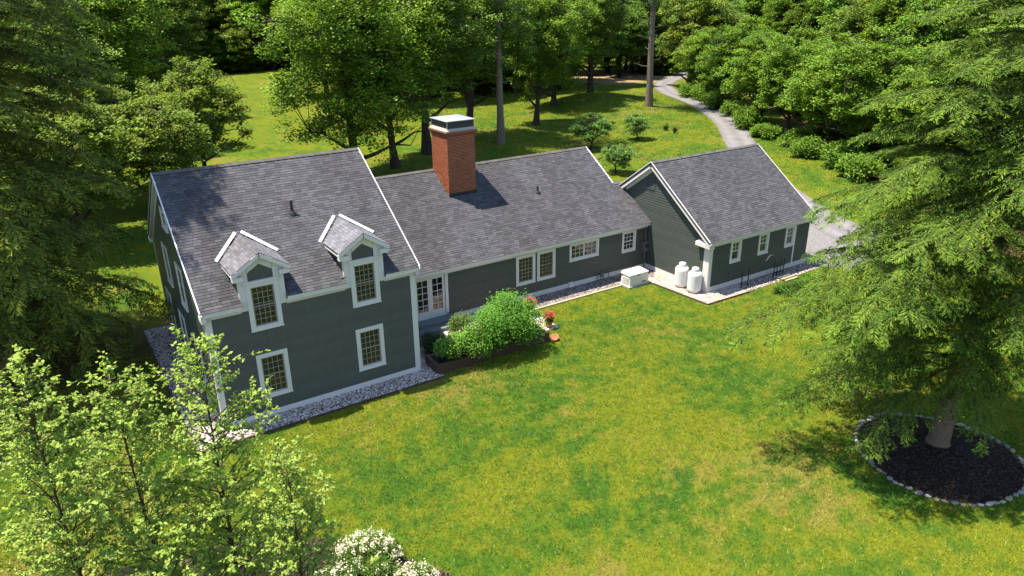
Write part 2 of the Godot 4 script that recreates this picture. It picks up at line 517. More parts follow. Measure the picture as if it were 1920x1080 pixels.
func make_beds(rng: RandomNumberGenerator) -> void:
	var peb := pebble_mesh(rng)
	var grey := [Color(0.5, 0.45, 0.41), Color(0.3, 0.26, 0.23), Color(0.56, 0.52, 0.48), Color(0.17, 0.14, 0.12), Color(0.42, 0.34, 0.28)]
	var brown := [Color(0.24, 0.195, 0.18), Color(0.15, 0.12, 0.11), Color(0.36, 0.29, 0.26), Color(0.1, 0.085, 0.08)]
	var pink := [Color(0.46, 0.38, 0.32), Color(0.38, 0.32, 0.28), Color(0.52, 0.46, 0.41), Color(0.28, 0.22, 0.19)]
	for a in [["gravel_bed", strip_wing, "gravel_bed", "gravel bed round the foot of the two-storey wing"], ["gravel_bed", strip_mid, "gravel_bed", "dark gravel bed under the windows of the low middle section"], ["gravel_bed", apron, "pink_gravel_bed", "pale pinkish gravel bed round the propane tanks"], ["gravel_bed", strip_garage, "gravel_bed", "gravel bed under the garage windows"], ["patio", patio, "concrete", "sand bed of the small patio in the nook of the house"]]:
		var b := MB.new()
		flat(b, a[1], 0.012)
		tag(part(numbered(a[0]), b, M[a[2]], self), a[3], "", "", "structure")
	scatter("gravel", strip_wing, 420, 0.034, grey, 0.02, rng, peb, "mixed grey pebbles along the wing of the house")
	scatter("gravel", strip_mid, 380, 0.032, brown, 0.02, rng, peb, "dark brown pebbles below the middle section windows")
	scatter("gravel", apron, 380, 0.03, pink, 0.02, rng, peb, "pale pink pebbles round the white tanks")
	scatter("gravel", strip_garage, 300, 0.032, brown + pink, 0.02, rng, peb, "mixed pebbles along the garage front wall")
	# edging boards, each a thing of its own
	for e in [[Vector2(-1.2, 1.1), Vector2(8.45, 1.1), 0.07, "timber", "dark board edging the gravel in front of the wing"], [Vector2(-1.2, -10.8), Vector2(-1.2, 1.06), 0.07, "timber", "dark board edging the gravel beside the wing's gable wall"], [Vector2(14.6, -2.38), Vector2(21.2, -2.38), 0.09, "pale_timber", "pale board edging the dark gravel of the middle section"], [Vector2(22.7, -2.0), Vector2(23.0, 2.0), 0.06, "timber", "brown board edging the pink gravel towards the lawn"], [Vector2(23.04, 2.03), Vector2(26.1, 2.09), 0.06, "timber", "brown board edging the pink gravel in front of the garage corner"]]:
		var b := MB.new()
		var p0 := Vector3(e[0].x, 0.03, e[0].y)
		var p1 := Vector3(e[1].x, 0.03, e[1].y)
		b.bar(p0, p1, e[2], 0.1)
		tag(part(numbered("edging_board"), b, M[e[3]], self), e[4], "edging", "bed edging boards")
	# mulch ring
	var b := MB.new()
	var ringp := PackedVector2Array()
	for i in 48:
		var t := TAU * i / 48.0
		ringp.append(RING + Vector2(cos(t), sin(t)) * (RING_R + 0.08 * sin(3.0 * t)))
	for i in 48:
		var p := ringp[i]
		var q := ringp[(i + 1) % 48]
		b.quad(Vector3(p.x, 0.01, p.y), Vector3(lerpf(p.x, RING.x, 0.5), 0.1, lerpf(p.y, RING.y, 0.5)), Vector3(lerpf(q.x, RING.x, 0.5), 0.1, lerpf(q.y, RING.y, 0.5)), Vector3(q.x, 0.01, q.y))
		b.tri(Vector3(lerpf(p.x, RING.x, 0.5), 0.1, lerpf(p.y, RING.y, 0.5)), Vector3(RING.x, 0.16, RING.y), Vector3(lerpf(q.x, RING.x, 0.5), 0.1, lerpf(q.y, RING.y, 0.5)))
	tag(part("mulch_ring", b, M.soil, self), "round bed of dark mulch under the hemlock", "", "", "structure")
	b = MB.new()
	flat(b, bed_front, 0.014)
	tag(part("mulch_bed", b, M.soil, self), "dark mulch bed in the near corner of the lawn", "", "", "structure")
	var chip := MB.new()
	chip.hexa([Vector3(-1, -0.12, -0.3), Vector3(1, -0.12, -0.25), Vector3(0.9, -0.12, 0.3), Vector3(-0.8, -0.12, 0.2), Vector3(-1, 0.12, -0.3), Vector3(1, 0.2, -0.25), Vector3(0.9, 0.1, 0.3), Vector3(-0.8, 0.15, 0.2)])
	var cm := chip.mesh(M.mulch)
	var dark := [Color(0.022, 0.016, 0.013), Color(0.012, 0.01, 0.009), Color(0.04, 0.028, 0.022), Color(0.07, 0.05, 0.038)]
	var xf := []
	var cols := PackedColorArray()
	for i in 9000:
		var t := rng.randf() * TAU
		var r := sqrt(rng.randf()) * RING_R
		var s := rng.randf_range(0.018, 0.05)
		xf.append(Transform3D(Basis.from_euler(Vector3(rng.randfn() * 0.35, rng.randf() * TAU, rng.randfn() * 0.35)).scaled(Vector3.ONE * s), Vector3(RING.x + cos(t) * r, 0.02 + 0.15 * (1.0 - r / RING_R), RING.y + sin(t) * r)))
		var dc: Color = dark[rng.randi() % 4]
		cols.append(dc * rng.randf_range(0.7, 1.5))
	tag(many(numbered("mulch"), cm, xf, cols, self), "black bark chips in the ring under the hemlock", "mulch", "", "stuff")
	var warm := [Color(0.06, 0.04, 0.034), Color(0.035, 0.024, 0.02), Color(0.1, 0.068, 0.055)]
	scatter("mulch", PackedVector2Array([Vector2(-3, 6.2), Vector2(-1.2, 6.3), Vector2(0.9, 7.5), Vector2(2.2, 9.0), Vector2(3.4, 10.9), Vector2(4.1, 12.8), Vector2(-3, 12.8)]), 260, 0.04, warm, 0.03, rng, cm, "brown bark chips in the near corner bed")
	# stones round the ring
	var edge := thing("stone_edging", Vector3(RING.x, 0, RING.y), "ring of small grey and tan stones round the dark mulch", "edging")
	var shapes := []
	for k in 5:
		var sb := MB.new()
		sb.col = [Color(0.34, 0.32, 0.3), Color(0.26, 0.25, 0.24), Color(0.34, 0.26, 0.17), Color(0.42, 0.4, 0.38), Color(0.19, 0.18, 0.17)][k]
		sb.lathe(Vector3.ZERO, [Vector2(0.55, -0.3), Vector2(1, 0), Vector2(0.9, 0.5), Vector2(0.5, 0.8), Vector2(0.02, 0.86)], 7)
		var jit := {}
		for i in sb.v.size():
			sb.v[i] *= Vector3(rng.randf_range(0.78, 1.2), rng.randf_range(0.8, 1.15), rng.randf_range(0.78, 1.2))
		shapes.append(sb.mesh(M.stone))
	var t := 0.0
	while t < TAU - 0.03:
		var rr := RING_R + 0.09 + 0.08 * sin(3.0 * t) + rng.randfn() * 0.03
		var o := put("stone", shapes[rng.randi() % 5], edge)
		var s := rng.randf_range(0.06, 0.125)
		o.position = Vector3(cos(t) * rr, 0.01, sin(t) * rr)
		o.rotation.y = -t + rng.randfn() * 0.3
		o.scale = Vector3(s * 0.85, s * 0.8, s * rng.randf_range(1.0, 1.5))
		t += s * 2.5 / RING_R

# ------------------------------------------------------------------ house
const CAM := Vector3(-3.5903, 14.6829, 24.7417)
const W := 7.9128          # wing
const WE := 4.699
const WEZ := 0.2203
const WR := 8.4924
const WRZ := -5.2423
const MW := -3.765         # middle section
const ME := 2.8066
const MEZ := -3.5042
const MR := 6.206
const MRZ := -8.7153
const MXR := 23.549
const GX := 24.1422        # garage
const GE := 2.8618
const GEZ := 1.0982
const GR := 6.1855
const GRZ := -3.5133
const GXR := 32.4464
const GW := 0.8673
var house: Node3D
var tabs := []             # shared single shingles

var pale := false          # dormer slopes face the sun more; that brightness is painted into their shingle tone

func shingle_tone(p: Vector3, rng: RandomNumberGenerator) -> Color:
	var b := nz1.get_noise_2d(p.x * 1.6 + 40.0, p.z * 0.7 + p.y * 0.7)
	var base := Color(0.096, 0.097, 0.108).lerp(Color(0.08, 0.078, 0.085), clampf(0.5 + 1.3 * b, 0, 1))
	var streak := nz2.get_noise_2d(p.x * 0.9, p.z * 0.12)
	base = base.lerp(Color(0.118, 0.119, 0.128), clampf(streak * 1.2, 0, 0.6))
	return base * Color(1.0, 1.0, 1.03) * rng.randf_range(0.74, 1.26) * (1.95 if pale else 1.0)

# one tab in roof axes: o lower left corner on the deck, u along the eave, s up the slope, nn outward
func tab(b: MB, o: Vector3, u: Vector3, s: Vector3, nn: Vector3, w: float, ex: float) -> void:
	var t0 := nn * 0.02
	var t1 := nn * 0.006
	var a := o + t0
	var d := o + u * w + t0
	var e := o + u * w + s * (ex + 0.012) + t1
	var f := o + s * (ex + 0.012) + t1
	b.quad(a, d, e, f)
	b.quad(o, o + u * w, d, a)
	b.quad(o, a, f, o + s * ex)
	b.quad(d, o + u * w, o + u * w + s * ex, e)

func dormer_gap(p: Vector3) -> bool:
	for cx in [2.02, 5.84]:
		if p.x > cx - 0.79 and p.x < cx + 0.79 and p.z > -1.5: return true
		if p.z <= -1.4 and absf(p.x - cx) < (p.z + 2.3) * 1.08: return true
	return false

# rows of tabs on a rectangular slope; skip(p) leaves some out
func shingles(parent: Node3D, o: Vector3, u: Vector3, s: Vector3, length: float, height: float, rng: RandomNumberGenerator, single_rows: int, skip = null, cut = null) -> void:
	var nn := u.cross(s).normalized()
	var flip := nn.y < 0.0
	if flip: nn = -nn
	var ex := 0.128
	var rows := int(ceil(height / ex))
	ex = height / rows
	var b := MB.new()
	for r in rows:
		var x := -rng.randf_range(0.0, 0.3)
		while x < length:
			var w := 0.3 * (0.55 if rng.randf() < 0.25 else 1.0)
			var x0 := maxf(x, 0.0)
			var x1 := minf(x + w, length)
			x += w
			var lim := length
			if cut != null:
				lim = cut.call(r * ex)
				x1 = minf(x1, lim)
			if x1 - x0 < 0.04: continue
			var p := o + u * (x0 + 0.005) + s * (r * ex)
			if skip != null and skip.call(p + u * (x1 - x0) * 0.5): continue
			var tone := shingle_tone(p, rng)
			if r < single_rows and absf(w - 0.3) < 0.01 and x1 - x0 > 0.28 and single_count < 300:
				single_count += 1
				var o1 := put("shingle", tabs[clampi(int((tone.g - 0.055) / 0.08 * 7.0), 0, 6)], parent)
				o1.transform = Transform3D(Basis(u, nn, -s), p)
			else:
				b.col = tone
				var wd := x1 - x0 - 0.01
				if flip: tab(b, p + u * wd, -u, s, nn, wd, ex)
				else: tab(b, p, u, s, nn, wd, ex)
	var rest := part("shingles", b, M.shingle, parent)
	rest.set_meta("kind", "stuff")

var single_count := 0

func slab(b: MB, x0: float, x1: float, y0: float, z0: float, y1: float, z1: float, t: float) -> void:
	var d := Vector3(0, y1 - y0, z1 - z0).normalized()
	var nn := Vector3(0, absf(d.z), -d.y * signf(d.z)) * t
	if nn.y < 0: nn = -nn
	var p := Vector3(0, y0, z0)
	var q := Vector3(0, y1, z1)
	var X0 := Vector3(x0, 0, 0)
	var X1 := Vector3(x1, 0, 0)
	b.hexa([p + X0, p + X1, q + X1, q + X0, p + X0 - nn, p + X1 - nn, q + X1 - nn, q + X0 - nn])

# clapboards on a wall: origin o, along u, outward nn, from y0 to y1; span(y) gives [u0, u1]; holes are [u0,u1,y0,y1]
func clapboards(parent: Node3D, o: Vector3, u: Vector3, nn: Vector3, y0: float, y1: float, span: Callable, holes: Array, single := true) -> void:
	var ex := 0.14
	var rows := int(ceil((y1 - y0) / ex))
	ex = (y1 - y0) / rows
	var all := MB.new()
	for r in rows:
		var ya := y0 + r * ex
		var yb := ya + ex
		var sp0: Vector2 = span.call(ya)
		var sp1: Vector2 = span.call(yb)
		var cuts := []
		for h in holes:
			if minf(h[3], yb) - maxf(h[2], ya) > ex * 0.5:
				cuts.append(Vector2(h[0], h[1]))
		cuts.sort_custom(func(a, b2): return a.x < b2.x)
		var segs := []
		var at := sp0.x
		for q in cuts:
			if q.x > at: segs.append(Vector2(at, q.x))
			at = maxf(at, q.y)
		if at < sp0.y: segs.append(Vector2(at, sp0.y))
		for k in segs.size():
			var sg: Vector2 = segs[k]
			var a0 := sg.x
			var a1 := sg.y
			var b0 := maxf(a0, sp1.x)
			var b1 := minf(a1, sp1.y)
			if a1 - a0 < 0.03 or b1 < b0: continue
			var b := MB.new() if single else all
			var lo := o + Vector3(0, ya, 0)
			var hi := o + Vector3(0, yb + 0.01, 0)
			b.hexa([lo + u * a0, lo + u * a1, lo + u * a1 + nn * 0.034, lo + u * a0 + nn * 0.034, hi + u * b0, hi + u * b1, hi + u * b1 + nn * 0.005, hi + u * b0 + nn * 0.005])
			if single: part("clapboard", b, M["siding_%d" % ((r * 7 + k * 3 + int(y1 * 10.0)) % 5)], parent)
	if not single:
		part("clapboards", all, M.siding, parent).set_meta("kind", "stuff")

# sheathing behind the boards, left open at the holes
func sheath(parent: Node3D, o: Vector3, u: Vector3, nn: Vector3, y0: float, y1: float, u0: float, u1: float, holes: Array) -> void:
	var us := [u0, u1]
	for h in holes:
		us.append(clampf(h[0], u0, u1))
		us.append(clampf(h[1], u0, u1))
	us.sort()
	var b := MB.new()
	for i in us.size() - 1:
		var a: float = us[i]
		var e: float = us[i + 1]
		if e - a < 0.001: continue
		var at := y0
		var hs := holes.filter(func(h): return h[0] < (a + e) / 2 and h[1] > (a + e) / 2)
		hs.sort_custom(func(p, q): return p[2] < q[2])
		var runs := []
		for h in hs:
			if h[2] > at: runs.append([at, h[2]])
			at = h[3]
		if at < y1: runs.append([at, y1])
		for r in runs:
			var p := o + u * a + Vector3(0, r[0], 0)
			var q := o + u * e + Vector3(0, r[0], 0)
			var up := Vector3(0, r[1] - r[0], 0)
			b.hexa([p, q, q - nn * 0.14, p - nn * 0.14, p + up, q + up, q + up - nn * 0.14, p + up - nn * 0.14])
	part("sheathing", b, M.sheathing, parent)

# a window in the plane of a wall; o at lower left of the casing, x along the wall, z outward
func window(at: Vector3, turn: float, w: float, h: float, cols: int, rows: int, opt := {}) -> Node3D:
	var g := Node3D.new()
	g.name = "window"
	house.add_child(g, true)
	g.position = at
	g.rotation.y = turn
	var cw: float = opt.get("casing", 0.12)
	var b := MB.new()
	b.box(0, 0, 0.0, cw, h, 0.05); b.box(w - cw, 0, 0.0, w, h, 0.05)
	b.box(cw, h - cw, 0.0, w - cw, h, 0.052); b.box(cw, 0, 0.0, w - cw, cw * 0.8, 0.05)
	part("frame", b, M.trim, g)
	b = MB.new()
	b.box(-0.015, -0.035, 0.0, w + 0.015, 0.0, 0.075)
	part("sill", b, M.trim, g)
	var x0 := cw
	var x1 := w - cw
	var y0 := cw * 0.8
	var y1 := h - cw
	var sf := 0.045
	b = MB.new()
	b.box(x0, y0, -0.07, x0 + sf, y1, 0.01); b.box(x1 - sf, y0, -0.07, x1, y1, 0.01)
	b.box(x0 + sf, y1 - sf, -0.07, x1 - sf, y1, 0.01); b.box(x0 + sf, y0, -0.07, x1 - sf, y0 + sf, 0.012)
	if opt.get("rail", true):
		b.box(x0 + sf, (y0 + y1) / 2 - 0.02, -0.065, x1 - sf, (y0 + y1) / 2 + 0.02, 0.008)
	if opt.get("mullion", false):
		b.box((x0 + x1) / 2 - 0.04, y0 + sf, -0.065, (x0 + x1) / 2 + 0.04, y1 - sf, 0.009)
	part("sash", b, opt.get("sash", M.trim), g)
	x0 += sf; x1 -= sf; y0 += sf; y1 -= sf
	b = MB.new()
	var first: int = opt.get("lattice_from", 0)
	for i in range(1, cols):
		var x := lerpf(x0, x1, float(i) / cols)
		b.box(x - 0.01, lerpf(y0, y1, float(first) / rows), -0.045, x + 0.01, y1, -0.005)
	for j in range(maxi(1, first), rows):
		var y := lerpf(y0, y1, float(j) / rows)
		b.box(x0, y - 0.01, -0.044, x1, y + 0.01, -0.006)
	part("muntins", b, opt.get("bars", M.trim), g)
	var pw := (x1 - x0) / cols
	var ph := (y1 - y0) / rows
	b = MB.new()
	b.box(0, 0, -0.028, pw, ph, -0.023)
	var pm := b.mesh(opt.get("glass", M.glass))
	for j in rows:
		for i in cols:
			var o := put("pane", pm, g)
			o.position = Vector3(x0 + i * pw, y0 + j * ph, 0)
			o.rotation = Vector3((i * 7 + j * 3) % 5 - 2, (i * 5 + j * 11) % 5 - 2, 0) * 0.0015
	return g

func group_part(called: String) -> Node3D:
	var g := Node3D.new()
	g.name = called
	house.add_child(g, true)
	return g

func make_house(rng: RandomNumberGenerator) -> void:
	house = thing("house", Vector3.ZERO, "dark green clapboard house with grey shingle roofs, white trim and brick chimney", "house")
	for k in 7:
		var b := MB.new()
		b.col = Color(0.092, 0.092, 0.101) * (0.6 + 0.13 * k)
		tab(b, Vector3.ZERO, Vector3.RIGHT, Vector3.FORWARD, Vector3.UP, 0.29, 0.13)
		tabs.append(b.mesh(M.shingle))
	wing(rng)
	middle(rng)
	garage(rng)
	chimney(rng)

# white trim shared by the three roofs: fascia, soffit, frieze under a front eave
func eave(parent: Node3D, x0: float, x1: float, ye: float, ze: float, zw: float, gaps := []) -> void:
	var at := x0
	var runs := []
	for g in gaps:
		runs.append(Vector2(at, g.x))
		at = g.y
	runs.append(Vector2(at, x1))
	for r in runs:
		var b := MB.new()
		b.box(r.x, ye - 0.19, ze - 0.035, r.y, ye - 0.015, ze - 0.005)
		part("fascia", b, M.trim, parent)
		b = MB.new()
		b.box(r.x, ye - 0.17, zw, r.y, ye - 0.15, ze - 0.035)
		part("soffit", b, M.trim, parent)
		b = MB.new()
		b.box(r.x, ye - 0.36, zw - 0.0, r.y, ye - 0.17, zw + 0.035)
		part("frieze", b, M.trim, parent)

# boards along a sloping gable edge at x (outer face), towards sx
func rake(parent: Node3D, x: float, sx: float, y0: float, z0: float, y1: float, z1: float, over: float) -> void:
	var b := MB.new()
	var a := Vector3(x, y0 - 0.16, z0)
	var e := Vector3(x, y1 - 0.16, z1)
	b.bar(a - Vector3(sx * 0.02, 0, 0), e - Vector3(sx * 0.02, 0, 0), 0.04, 0.25)
	part("rake_board", b, M.trim, parent)
	b = MB.new()
	b.bar(Vector3(x + sx * 0.012, y0 + 0.012, z0), Vector3(x + sx * 0.012, y1 + 0.012, z1), 0.04, 0.04)
	part("drip_edge", b, M.white_flashing, parent)
	b = MB.new()
	var m := Vector3(sx * over * 0.5 + sx * 0.02, 0.05, 0)
	b.bar(a - m - Vector3(0, 0.06, 0), e - m - Vector3(0, 0.06, 0), maxf(over - 0.05, 0.02), 0.03)
	part("rake_soffit", b, M.trim, parent)
	b = MB.new()
	b.bar(a - Vector3(sx * (over - 0.02), 0.22, 0), e - Vector3(sx * (over - 0.02), 0.22, 0), 0.05, 0.2)
	part("rake_frieze", b, M.trim, parent)

func ridge_caps(parent: Node3D, x0: float, x1: float, y: float, z: float, rng: RandomNumberGenerator) -> void:
	var meshes := []
	for k in 4:
		var b := MB.new()
		b.col = Color(0.13, 0.127, 0.12) * rng.randf_range(0.8, 1.3)
		b.hexa([Vector3(0, -0.07, 0.13), Vector3(0.3, -0.085, 0.13), Vector3(0.3, -0.01, 0), Vector3(0, 0.012, 0), Vector3(0, -0.055, 0.14), Vector3(0.3, -0.075, 0.135), Vector3(0.3, 0.012, 0), Vector3(0, 0.03, 0)])
		b.hexa([Vector3(0, -0.07, -0.13), Vector3(0.3, -0.085, -0.13), Vector3(0.3, -0.01, 0), Vector3(0, 0.012, 0), Vector3(0, -0.055, -0.14), Vector3(0.3, -0.075, -0.135), Vector3(0.3, 0.012, 0), Vector3(0, 0.03, 0)])
		meshes.append(b.mesh(M.shingle))
	var x := x0
	while x < x1 - 0.05:
		var o := put("ridge_cap", meshes[rng.randi() % 4], parent)
		o.position = Vector3(x, y + 0.02, z)
		o.scale.x = minf(1.0, (x1 - x) / 0.3)
		x += 0.26

func wing(rng: RandomNumberGenerator) -> void:
	var xl := -0.161
	var xr := W + 0.165
	var sl := (WR - WE) / (WEZ - WRZ)
	var dorm := [2.02, 5.84]
	# front wall
	var wall := group_part("wall")
	wall.set_meta("label", "dark green two-storey wing wall")
	var holes := []
	for cx in dorm:
		holes.append([cx - 0.57 + 0.06, cx + 0.57 - 0.06, 0.82 + 0.05, 2.6 - 0.06])
		holes.append([cx - 0.57 + 0.06, cx + 0.57 - 0.06, 3.58 + 0.05, 6.0])
	clapboards(wall, Vector3(0, 0, 0), Vector3.RIGHT, Vector3.BACK, 0.25, WE - 0.3, func(_y): return Vector2(0.18, W - 0.2), holes)
	var inner := []
	for h in holes:
		inner.append([h[0] + 0.06, h[1] - 0.06, h[2] + 0.05, h[3] - 0.06])
	sheath(wall, Vector3(0, 0, 0), Vector3.RIGHT, Vector3.BACK, 0.0, WE - 0.05, 0.02, W - 0.02, inner)
	var b := MB.new()
	b.box(-0.012, 0.02, 0.0, W + 0.012, 0.25, 0.04)
	part("baseboard", b, M.trim, wall)
	b = MB.new()
	b.box(W - 0.2, 0.25, 0.0, W + 0.03, WE - 0.34, 0.035)
	part("corner_board", b, M.trim, wall)
	b = MB.new()
	b.box(-0.03, 0.25, 0.0, 0.18, WE - 0.34, 0.035)
	part("corner_board", b, M.trim, wall)
	# left gable wall, right gable wall, back wall
	var lw := group_part("wall")
	lw.set_meta("label", "gable end wall of the wing")
	var zb := 2 * WRZ
	var span := func(y): return Vector2(maxf(0.0, (y - (WE - 0.3)) / sl), minf(-zb, -zb - (y - (WE - 0.3)) / sl))
	clapboards(lw, Vector3(0, 0, zb), Vector3.BACK, Vector3.LEFT, 0.25, WR - 0.5, span, [], false)
	b = MB.new()
	for sgn in [0.0, W]:
		var xa: float = sgn + (0.0 if sgn == 0.0 else -0.14)
		b.box(xa, 0, zb + 0.14, xa + 0.14, WE - 0.3, -0.14)
		b.hexa([Vector3(xa, WE - 0.3, zb), Vector3(xa, WE - 0.3, 0), Vector3(xa, WR - 0.3, WRZ), Vector3(xa, WR - 0.3, WRZ), Vector3(xa + 0.14, WE - 0.3, zb), Vector3(xa + 0.14, WE - 0.3, 0), Vector3(xa + 0.14, WR - 0.3, WRZ), Vector3(xa + 0.14, WR - 0.3, WRZ)])
	b.box(0, 0, zb, W, WE - 0.2, zb + 0.14)
	part("sheathing", b, M.sheathing, lw)
	b = MB.new()
	b.box(-0.04, 0.02, zb, 0.0, 0.25, 0.0); b.box(-0.035, 0.25, -0.18, 0.0, WE - 0.3, -0.001); b.box(-0.035, 0.25, zb, 0.0, WE - 0.3, zb + 0.18)
	part("corner_board", b, M.trim, lw)
	for q in [[-2.6, 0.82, 1.78], [-5.6, 0.82, 1.78], [-8.6, 0.82, 1.78], [-3.9, 3.5, 1.7], [-6.9, 3.5, 1.7], [-5.25, 6.3, 0.8]]:
		window(Vector3(-0.02, q[1], q[0] - 0.57), -PI / 2, 1.14, q[2], 4, 6, {"glass": M.dark_glass, "bars": M.muntin_wood})
	# floors
	b = MB.new()
	b.box(0.02, 0.05, zb + 0.1, W - 0.02, 0.2, -0.1); b.box(0.14, 2.85, zb + 0.14, W - 0.14, 3.05, -0.15)
	part("floor", b, M.floor_boards, house)
	# roof
	var roof := group_part("roof")
	roof.set_meta("label", "grey shingle roof of the two-storey wing with two dormers")
	b = MB.new()
	var edges := [xl, dorm[0] - 0.8, dorm[0] + 0.8, dorm[1] - 0.8, dorm[1] + 0.8, xr]
	for i in 5:
		if i % 2 == 0:
			slab(b, edges[i], edges[i + 1], WE - 0.02, WEZ, WR - 0.02, WRZ, 0.13)
		else:
			slab(b, edges[i], edges[i + 1], WE - 0.02 + sl * (WEZ + 2.38), -2.38, WR - 0.02, WRZ, 0.13)
	slab(b, xl, xr, WE - 0.02, 2 * WRZ - WEZ, WR - 0.021, WRZ, 0.13)
	part("deck", b, M.roof_deck, roof)
	var s := Vector3(0, WR - WE, WRZ - WEZ)
	shingles(roof, Vector3(xl, WE - 0.015, WEZ + 0.02), Vector3.RIGHT, s.normalized(), xr - xl, s.length(), rng, 14, dormer_gap)
	var s2 := Vector3(0, WR - WE, WEZ - WRZ)
	shingles(roof, Vector3(xl, WE - 0.015, 2 * WRZ - WEZ), Vector3.RIGHT, s2.normalized(), xr - xl, s2.length(), rng, 0)
	ridge_caps(roof, xl, xr, WR, WRZ, rng)
	eave(roof, xl, xr, WE, WEZ, 0.0, [Vector2(dorm[0] - 0.8, dorm[0] + 0.8), Vector2(dorm[1] - 0.8, dorm[1] + 0.8)])
	b = MB.new()
	b.box(xl, WE - 0.19, 2 * WRZ - WEZ, xr, WE - 0.015, 2 * WRZ - WEZ + 0.03)
	part("fascia", b, M.trim, roof)
	rake(roof, xl + 0.005, -1.0, WE, WEZ - 0.01, WR, WRZ, 0.16)
	rake(roof, xl + 0.005, -1.0, WE, 2 * WRZ - WEZ + 0.01, WR, WRZ, 0.16)
	rake(roof, xr - 0.005, 1.0, WE, WEZ - 0.01, WR, WRZ, 0.16)
	rake(roof, xr - 0.005, 1.0, WE, 2 * WRZ - WEZ + 0.01, WR, WRZ, 0.16)
	# cornice returns at the gable foot
	for zz in [0.1, 2 * WRZ - 0.1]:
		b = MB.new()
		b.box(xl, WE - 0.38, zz - 0.35, 0.0, WE - 0.2, zz + 0.12)
		part("cornice_return", b, M.trim, roof)
	# windows below
	for cx in dorm:
		window(Vector3(cx - 0.57, 0.82, 0.0), 0.0, 1.14, 1.78, 4, 6, {"bars": M.muntin_wood, "sash": M.muntin_wood, "casing": 0.16})
		window(Vector3(cx - 0.57, 3.58, 0.02), 0.0, 1.14, 1.8, 4, 7, {"bars": M.muntin_wood, "sash": M.muntin_wood, "casing": 0.17})
		dormer(cx, sl, rng)
	vent_pipe(Vector3(4.22, 6.8, -2.8), 0.5)

